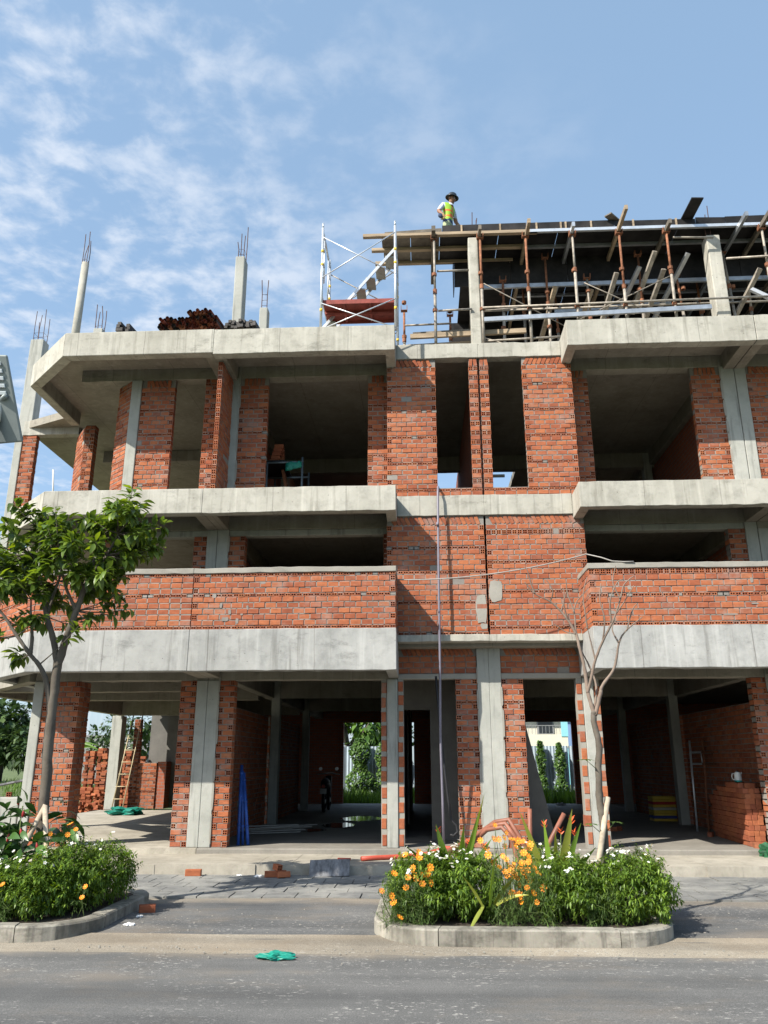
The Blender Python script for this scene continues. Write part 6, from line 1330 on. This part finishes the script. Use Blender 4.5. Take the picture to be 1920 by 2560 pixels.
# block with a brick beside the corner column, bamboo ladder and brick piles at the back of the corner house
single(MB().box(-8.6, -7.35, 14.95, 15.35, -.05, 1.0), 'concrete_block', 'conc_col', 'grey concrete block beside the corner column', 'block', bevel=.02); loose_brick((-7.62, 15.1, 1.045), (0, 0, .2), 'brick on top of the grey concrete block', kind='H')
single(MB().bar((-8.3, 15.2, 1.12), (-7.4, 15.3, 1.3), .35, .03), 'tarp_sheet', 'grey_board', 'dark sheet tilted over the grey concrete block', 'sheet')
ld = thing('bamboo_ladder', (-8.9, 24.3, .25), 'pale bamboo ladder leaning behind the rear corner column', 'ladder')
for dx in (0, .32): MB().tube([(-9.12+dx, 24.2, .25), (-8.9+dx*.9, 24.75, 3.0)], .018, 8).build('rail', 'bamboo', ld, True)
for q in range(7): f = .12+q*.125; MB().tube([(-9.12+.22*f-.03, 24.2+.55*f, .25+2.75*f), (-8.80+.19*f+.03, 24.2+.55*f, .25+2.75*f)], .013, 6).build('rung', 'bamboo', ld, True)
def heap(x0, y0, cols, label, seed, tumble=0):
    rn = random.Random(seed); t = thing('brick_pile', (x0, y0, 0), label, 'brick pile', 'brick piles behind the corner house'); n = 0
    for (dx, dy, w, h) in cols:
        for k in range(h):
            for i in range(w):
                if n >= 290: break
                o = bpy.data.objects.new('brick', LBM['H' if rn.random() < .3 else 'S']); link(o); adopt(o, t); n += 1
                o.matrix_basis = Matrix.Translation((x0+dx+i*.19+rn.uniform(-.02, .02), y0+dy+rn.uniform(-.03, .03), .08+k*.088)) @ Matrix.Rotation(rn.gauss(0, .06), 4, 'Z') @ Matrix.Diagonal((1.02, 1.8, 1.05, 1))
    for k in range(tumble):
        o = bpy.data.objects.new('brick', LBM['S']); link(o); adopt(o, t); o.matrix_basis = Matrix.Translation((x0+rn.uniform(-.1, 1.0), y0-.35+rn.uniform(-.25, .1), .1+rn.random()**2*.6)) @ Matrix.Rotation(rn.uniform(0, 6), 4, 'Z') @ Matrix.Rotation(rn.uniform(-.7, .7), 4, 'X')
heap(-11.3, 27.4, [(0, 0, 2, 22), (.42, .05, 2, 23), (.85, .1, 2, 21), (1.25, 0, 2, 22), (1.7, .1, 2, 20)], 'tall stacks of new bricks on the grass behind the corner house', 1)
heap(-10.9, 26.4, [(0, 0, 2, 9), (.45, 0, 2, 8)], 'low broken brick pile before the tall brick stacks', 2, 40)
heap(-9.35, 26.6, [(0, 0, 2, 11)], 'short brick pile beside the bamboo ladder', 3)
# street lamp at the picture edge
lp = thing('solar_street_lamp', (-5.12, 8.6, .12), 'grey solar street lamp with a slanted panel head on a dark pole', 'street lamp')
MB().tube([(-5.12, 8.6, .1), (-5.12, 8.6, 5.62)], [.06, .045], 14).build('pole', 'pole_grey', lp, True); MB().tube([(-5.12, 8.6, 5.55), (-5.12, 8.6, 5.85)], .056, 14).build('sleeve', 'white_plastic', lp, True); MB().tube([(-5.12, 8.6, 5.80), (-4.98, 8.5, 5.83)], .03, 10).build('knuckle', 'lamp_grey', lp, True)
A0, A1_, A2, A3 = Vector((-4.96, 8.35, 6.30)), Vector((-4.83, 8.75, 5.33)), Vector((-5.72, 8.75, 5.27)), Vector((-5.80, 8.30, 6.33))
nn = (A1_-A0).cross(A3-A0).normalized(); nn = nn if nn.y > 0 else -nn
def slab(q, off0, off1, ins=0.0):
    c = sum(q, Vector())/4; qq = [p+(c-p).normalized()*ins for p in q]; vs = [p+nn*off0 for p in qq]+[p+nn*off1 for p in qq]
    m = MB(); m.add(vs, [(0, 1, 2, 3), (7, 6, 5, 4), (0, 4, 5, 1), (1, 5, 6, 2), (2, 6, 7, 3), (3, 7, 4, 0)]); return m
slab([A0, A1_, A2, A3], 0, .035).build('panel', 'lamp_grey', lp, bevel=.03); slab([A0, A1_, A2, A3], .036, .05, .02).build('solar_cells', 'ply_black', lp)
U = (A1_-A0); V_ = (A3-A0)
for q in range(5):
    for w in range(2):
        c = A0+U*(.06+.085*q+.02)+V_*(.10+.22*w)
        slab([c, c+U*.045, c+U*.045+V_*.16, c+V_*.16], -.02, -.002).build('led_lens', 'lens', lp, bevel=.006)
# ------------------------------------------------------------------ behind the houses
MT['fence'] = plain('pale_blue_sheet', (0.42, 0.50, 0.56), 0.45, 0.2, 0.12, 1.5); MT['cream_wall'] = plain('cream_render', (0.66, 0.62, 0.50), 0.85, 0, 0.06); MT['blue_wall'] = plain('blue_render', (0.20, 0.30, 0.50), 0.85, 0, 0.06); MT['cyan_wall'] = plain('cyan_trim', (0.25, 0.55, 0.62), 0.8, 0, .05)
MT['far_grey'] = plain('far_grey_wall', (0.25, 0.25, 0.25), 0.9, 0, 0.15); MT['far_roof'] = plain('metal_roof', (0.22, 0.27, 0.33), 0.5, 0.3, 0.1); MT['glass_dark'] = plain('dark_glass', (0.03, 0.035, 0.04), 0.15, 0, 0.1)
fence = thing('sheet_fence', (4, 36, 0), 'pale corrugated sheet fence behind the houses', 'fence')
for q in range(26):
    m = MB(); x0 = -12+q*1.07; n_ = 15
    for i in range(n_+1):
        x = x0+1.05*i/n_; y = 36+(.02 if i % 2 else -.02); m.v += [(x, y, 0.0), (x, y, 2.25)]
    for i in range(n_): m.f.append((2*i, 2*i+2, 2*i+3, 2*i+1)); m.r.append(0); m.mi.append(0)
    m.build('corrugated_sheet', 'fence', fence)
for q in range(13): MB().box(-12+q*2.14-.03, -12+q*2.14+.03, 36.04, 36.1, 0, 2.3).build('post', 'galv', fence)
g_v = leaf_geo(.11, .09, .2, .3, 3)
def vine(x, w, h, n, label, y=35.75):
    t = thing('vine', (x, y, 0), label, 'vine', 'vines climbing the sheet fence'); m = MB()
    MB().tube([(x, y+.1, 0), (x+.05, y+.1, h*.5), (x, y+.12, h*.95)], [.04, .03, .015], 6).build('stem', 'bark', t, True)
    for q in range(n):
        z = h*RP.random()**.8; ww = w*(1-.5*(z/h)**2)*(.8+.3*math.sin(z*5+x)); a = RP.uniform(-1, 1)
        put_leaf(m, g_v, Vector((x+a*ww, y-math.sqrt(max(0, 1-a*a))*ww*.7*RP.uniform(.6, 1.1), z)), (RP.uniform(-.6, .6), -.6, RP.uniform(-1, .2)), RP.uniform(.7, 1.4))
    m.build('leaves', 'leaf_vine', t, True)['kind'] = 'stuff'
vine(-2.75, .62, 2.6, 1500, 'broad vine mass over the fence behind the left garage'); vine(-1.75, .48, 2.45, 900, 'paler vine column beside the broad vine mass'); vine(-1.1, .4, 2.1, 600, 'low vine at the edge of the left garage view')
vine(4.95, .26, 2.5, 700, 'slender vine column on the fence seen through the right doorway'); vine(5.75, .30, 2.4, 800, 'middle vine column with trailing shoots on the fence'); vine(6.75, .34, 2.6, 800, 'thick vine column at the doorway edge on the fence')
def grass(name, x0, x1, y0, y1, n, h, label, zb=0.0):
    m = MB()
    for q in range(n):
        x, y = RP.uniform(x0, x1), RP.uniform(y0, y1); hh = h*RP.uniform(.5, 1.2)*(.7+.4*math.sin(x*1.7)*math.sin(y*.9)); a = RP.uniform(0, 6.28); w = .018+hh*.012; dx, dy = math.cos(a), math.sin(a); ln = RP.uniform(.1, .5)*hh; b = RP.uniform(0, 6.28)
        m.add([(x-dx*w, y-dy*w, zb), (x+dx*w, y+dy*w, zb), (x+math.cos(b)*ln*.4+dx*w*.7, y+math.sin(b)*ln*.4+dy*w*.7, zb+hh*.6), (x+math.cos(b)*ln*.4-dx*w*.7, y+math.sin(b)*ln*.4-dy*w*.7, zb+hh*.6), (x+math.cos(b)*ln, y+math.sin(b)*ln, zb+hh)], [(0, 1, 2, 3), (3, 2, 4)], RP.random())
    o = m.build(name, 'grass'); o['kind'] = 'stuff'; return tag(o, label, 'grass')
grass('tall_grass', -5, 9.5, 29.3, 35.8, 14000, .62, 'tall bright grass between the rear doorways and the fence', .05)
grass('weeds', -11.5, -8.4, 25.6, 26.4, 1200, .22, 'patch of weeds at the foot of the brick piles')
grass('field_grass', -60, -12, 30, 70, 9000, .5, 'rough grass field beside the corner house')
# far trees
g_f = leaf_geo(.42, .26, .2, .3, 2)
def far_tree(x, y, h, r, label, n=1500, mat='leaf_far'):
    t = thing('tree', (x, y, 0), label, 'tree', 'trees beyond the fence and field'); tr0 = [(x, y, -.1), (x+.1, y, h*.35), (x-.1, y, h*.65)]
    MB().tube(tr0, [r*.09, r*.06, r*.03], 8).build('trunk', 'bark', t, True); m = MB()
    blobs = [(x+RP.gauss(0, r*.42), y+RP.gauss(0, r*.4), h*RP.uniform(.38, .92), r*RP.uniform(.28, .5)) for q in range(13)]
    for q, b in enumerate(blobs):
        if q < 5: MB().tube([tr0[1], (b[0], b[1], b[2])], [r*.035, r*.01], 6).build('limb', 'bark', t, True)
        for w in range(n//13):
            d = rv(); p = Vector((b[0], b[1], b[2]))+d*b[3]*RP.uniform(.65, 1.05); p.z = max(p.z, .2)
            put_leaf(m, g_f, p, (d+rv(.7)+Vector((0, 0, -.2))), RP.uniform(.6, 1.2)*max(.6, r/2.6))
    m.build('crown', mat, t, True)['kind'] = 'stuff'
far_tree(-35.5, 68, 6.6, 4.2, 'tall dark round tree beyond the grass field', 2600); far_tree(-31.5, 66, 4.6, 3.4, 'lower dark tree in front of its tall neighbour past the field', 2200); far_tree(-41, 72, 6.2, 4.4, 'dark spreading tree at the far end of the field', 1500)
far_tree(-16.0, 55, 6.8, 3.2, 'mid green tree seen past the bamboo ladder', 1800); far_tree(-22.2, 58, 4.4, 2.2, 'small tree beside the grey far house', 1100)
far_tree(-4.4, 47, 5.6, 2.6, 'leafy tree above the fence behind the left garage', 2400, 'leaf_vine'); far_tree(-1.9, 50, 3.6, 1.9, 'small round tree above the fence behind the left garage', 1200)
ban = thing('banana_plant', (-22.6, 47, 0), 'banana plant with broad torn leaves behind the brick stacks', 'plant')
MB().tube([(-20.5, 47, 0), (-20.45, 47, 2.2)], [.14, .1], 8).build('stem', 'stem', ban, True)
for q in range(8):
    m = MB(); a = q*.8; blade(m, (-20.45, 47, 2.1), (math.cos(a), math.sin(a)*.5, .9), 1.9, .45, 1.5); m.build('leaf', 'leaf_blade', ban, True)
# far houses
def far_house(x0, x1, y, d, h, mat, label, roof=None, win=0):
    t = thing('house', ((x0+x1)/2, y, 0), label, 'house', 'houses in the distance'); boxpart('wall', mat, t, x0, x1, y, y+d, -.1, h, 0)
    if roof: MB().bar(((x0+x1)/2, y-.4, h+.15), ((x0+x1)/2, y+d+.4, h+.45), (x1-x0)+.8, .08).build('roof', roof, t)
    for q in range(win):
        xx = x0+(x1-x0)*(q+.5)/win; w_ = MB().box(xx-.5, xx+.5, y-.06, y-.01, h*.4, h*.75).build('window', 'cream_wall', t); MB().box(xx-.42, xx+.42, y-.08, y-.062, h*.43, h*.72).build('pane', 'glass_dark', w_)
far_house(-28.5, -21, 62, 8, 3.6, 'far_grey', 'low grey house with a flat wall beyond the brick stacks', None, 3); far_house(-24.0, -19.5, 66, 6, 4.2, 'far_grey', 'far house under a blue metal roof beyond the brick stacks', 'far_roof', 2)
ap = thing('apartment_block', (10, 60, 0), 'cream apartment block with balconies and blue end wall seen through the right doorway', 'building')
boxpart('wall', 'cream_wall', ap, 3.5, 10.2, 60.2, 70, -.1, 13, 0); boxpart('end_wall', 'blue_wall', ap, 10.2, 16, 60.0, 70, -.1, 13, 0)
for k in range(4):
    z = 3.2*k+.1
    boxpart('balcony', 'cream_wall', ap, 3.5, 10.15, 58.8, 60.2, z+2.45, z+2.65, 0); boxpart('balcony_front', 'cream_wall', ap, 3.5, 10.15, 58.8, 58.95, z+2.65, z+3.35, 0)
    rl = MB().tube([(3.5, 58.85, z+3.95), (10.15, 58.85, z+3.95)], .03, 6)
    for q in range(28): rl.tube([(3.5+q*.245, 58.85, z+3.35), (3.5+q*.245, 58.85, z+3.95)], .015, 4)
    rl.build('railing', 'far_grey', ap)
    for q in range(3):
        xx = 4.6+2.1*q; w_ = MB().box(xx-.6, xx+.6, 60.12, 60.19, z+.2, z+2.2).build('window', 'far_grey', ap); MB().box(xx-.5, xx+.5, 60.08, 60.115, z+.3, z+2.1).build('pane', 'glass_dark', w_)
    boxpart('corner_post', 'cyan_wall', ap, 9.7, 10.18, 58.75, 58.79, z, z+2.4, 0)
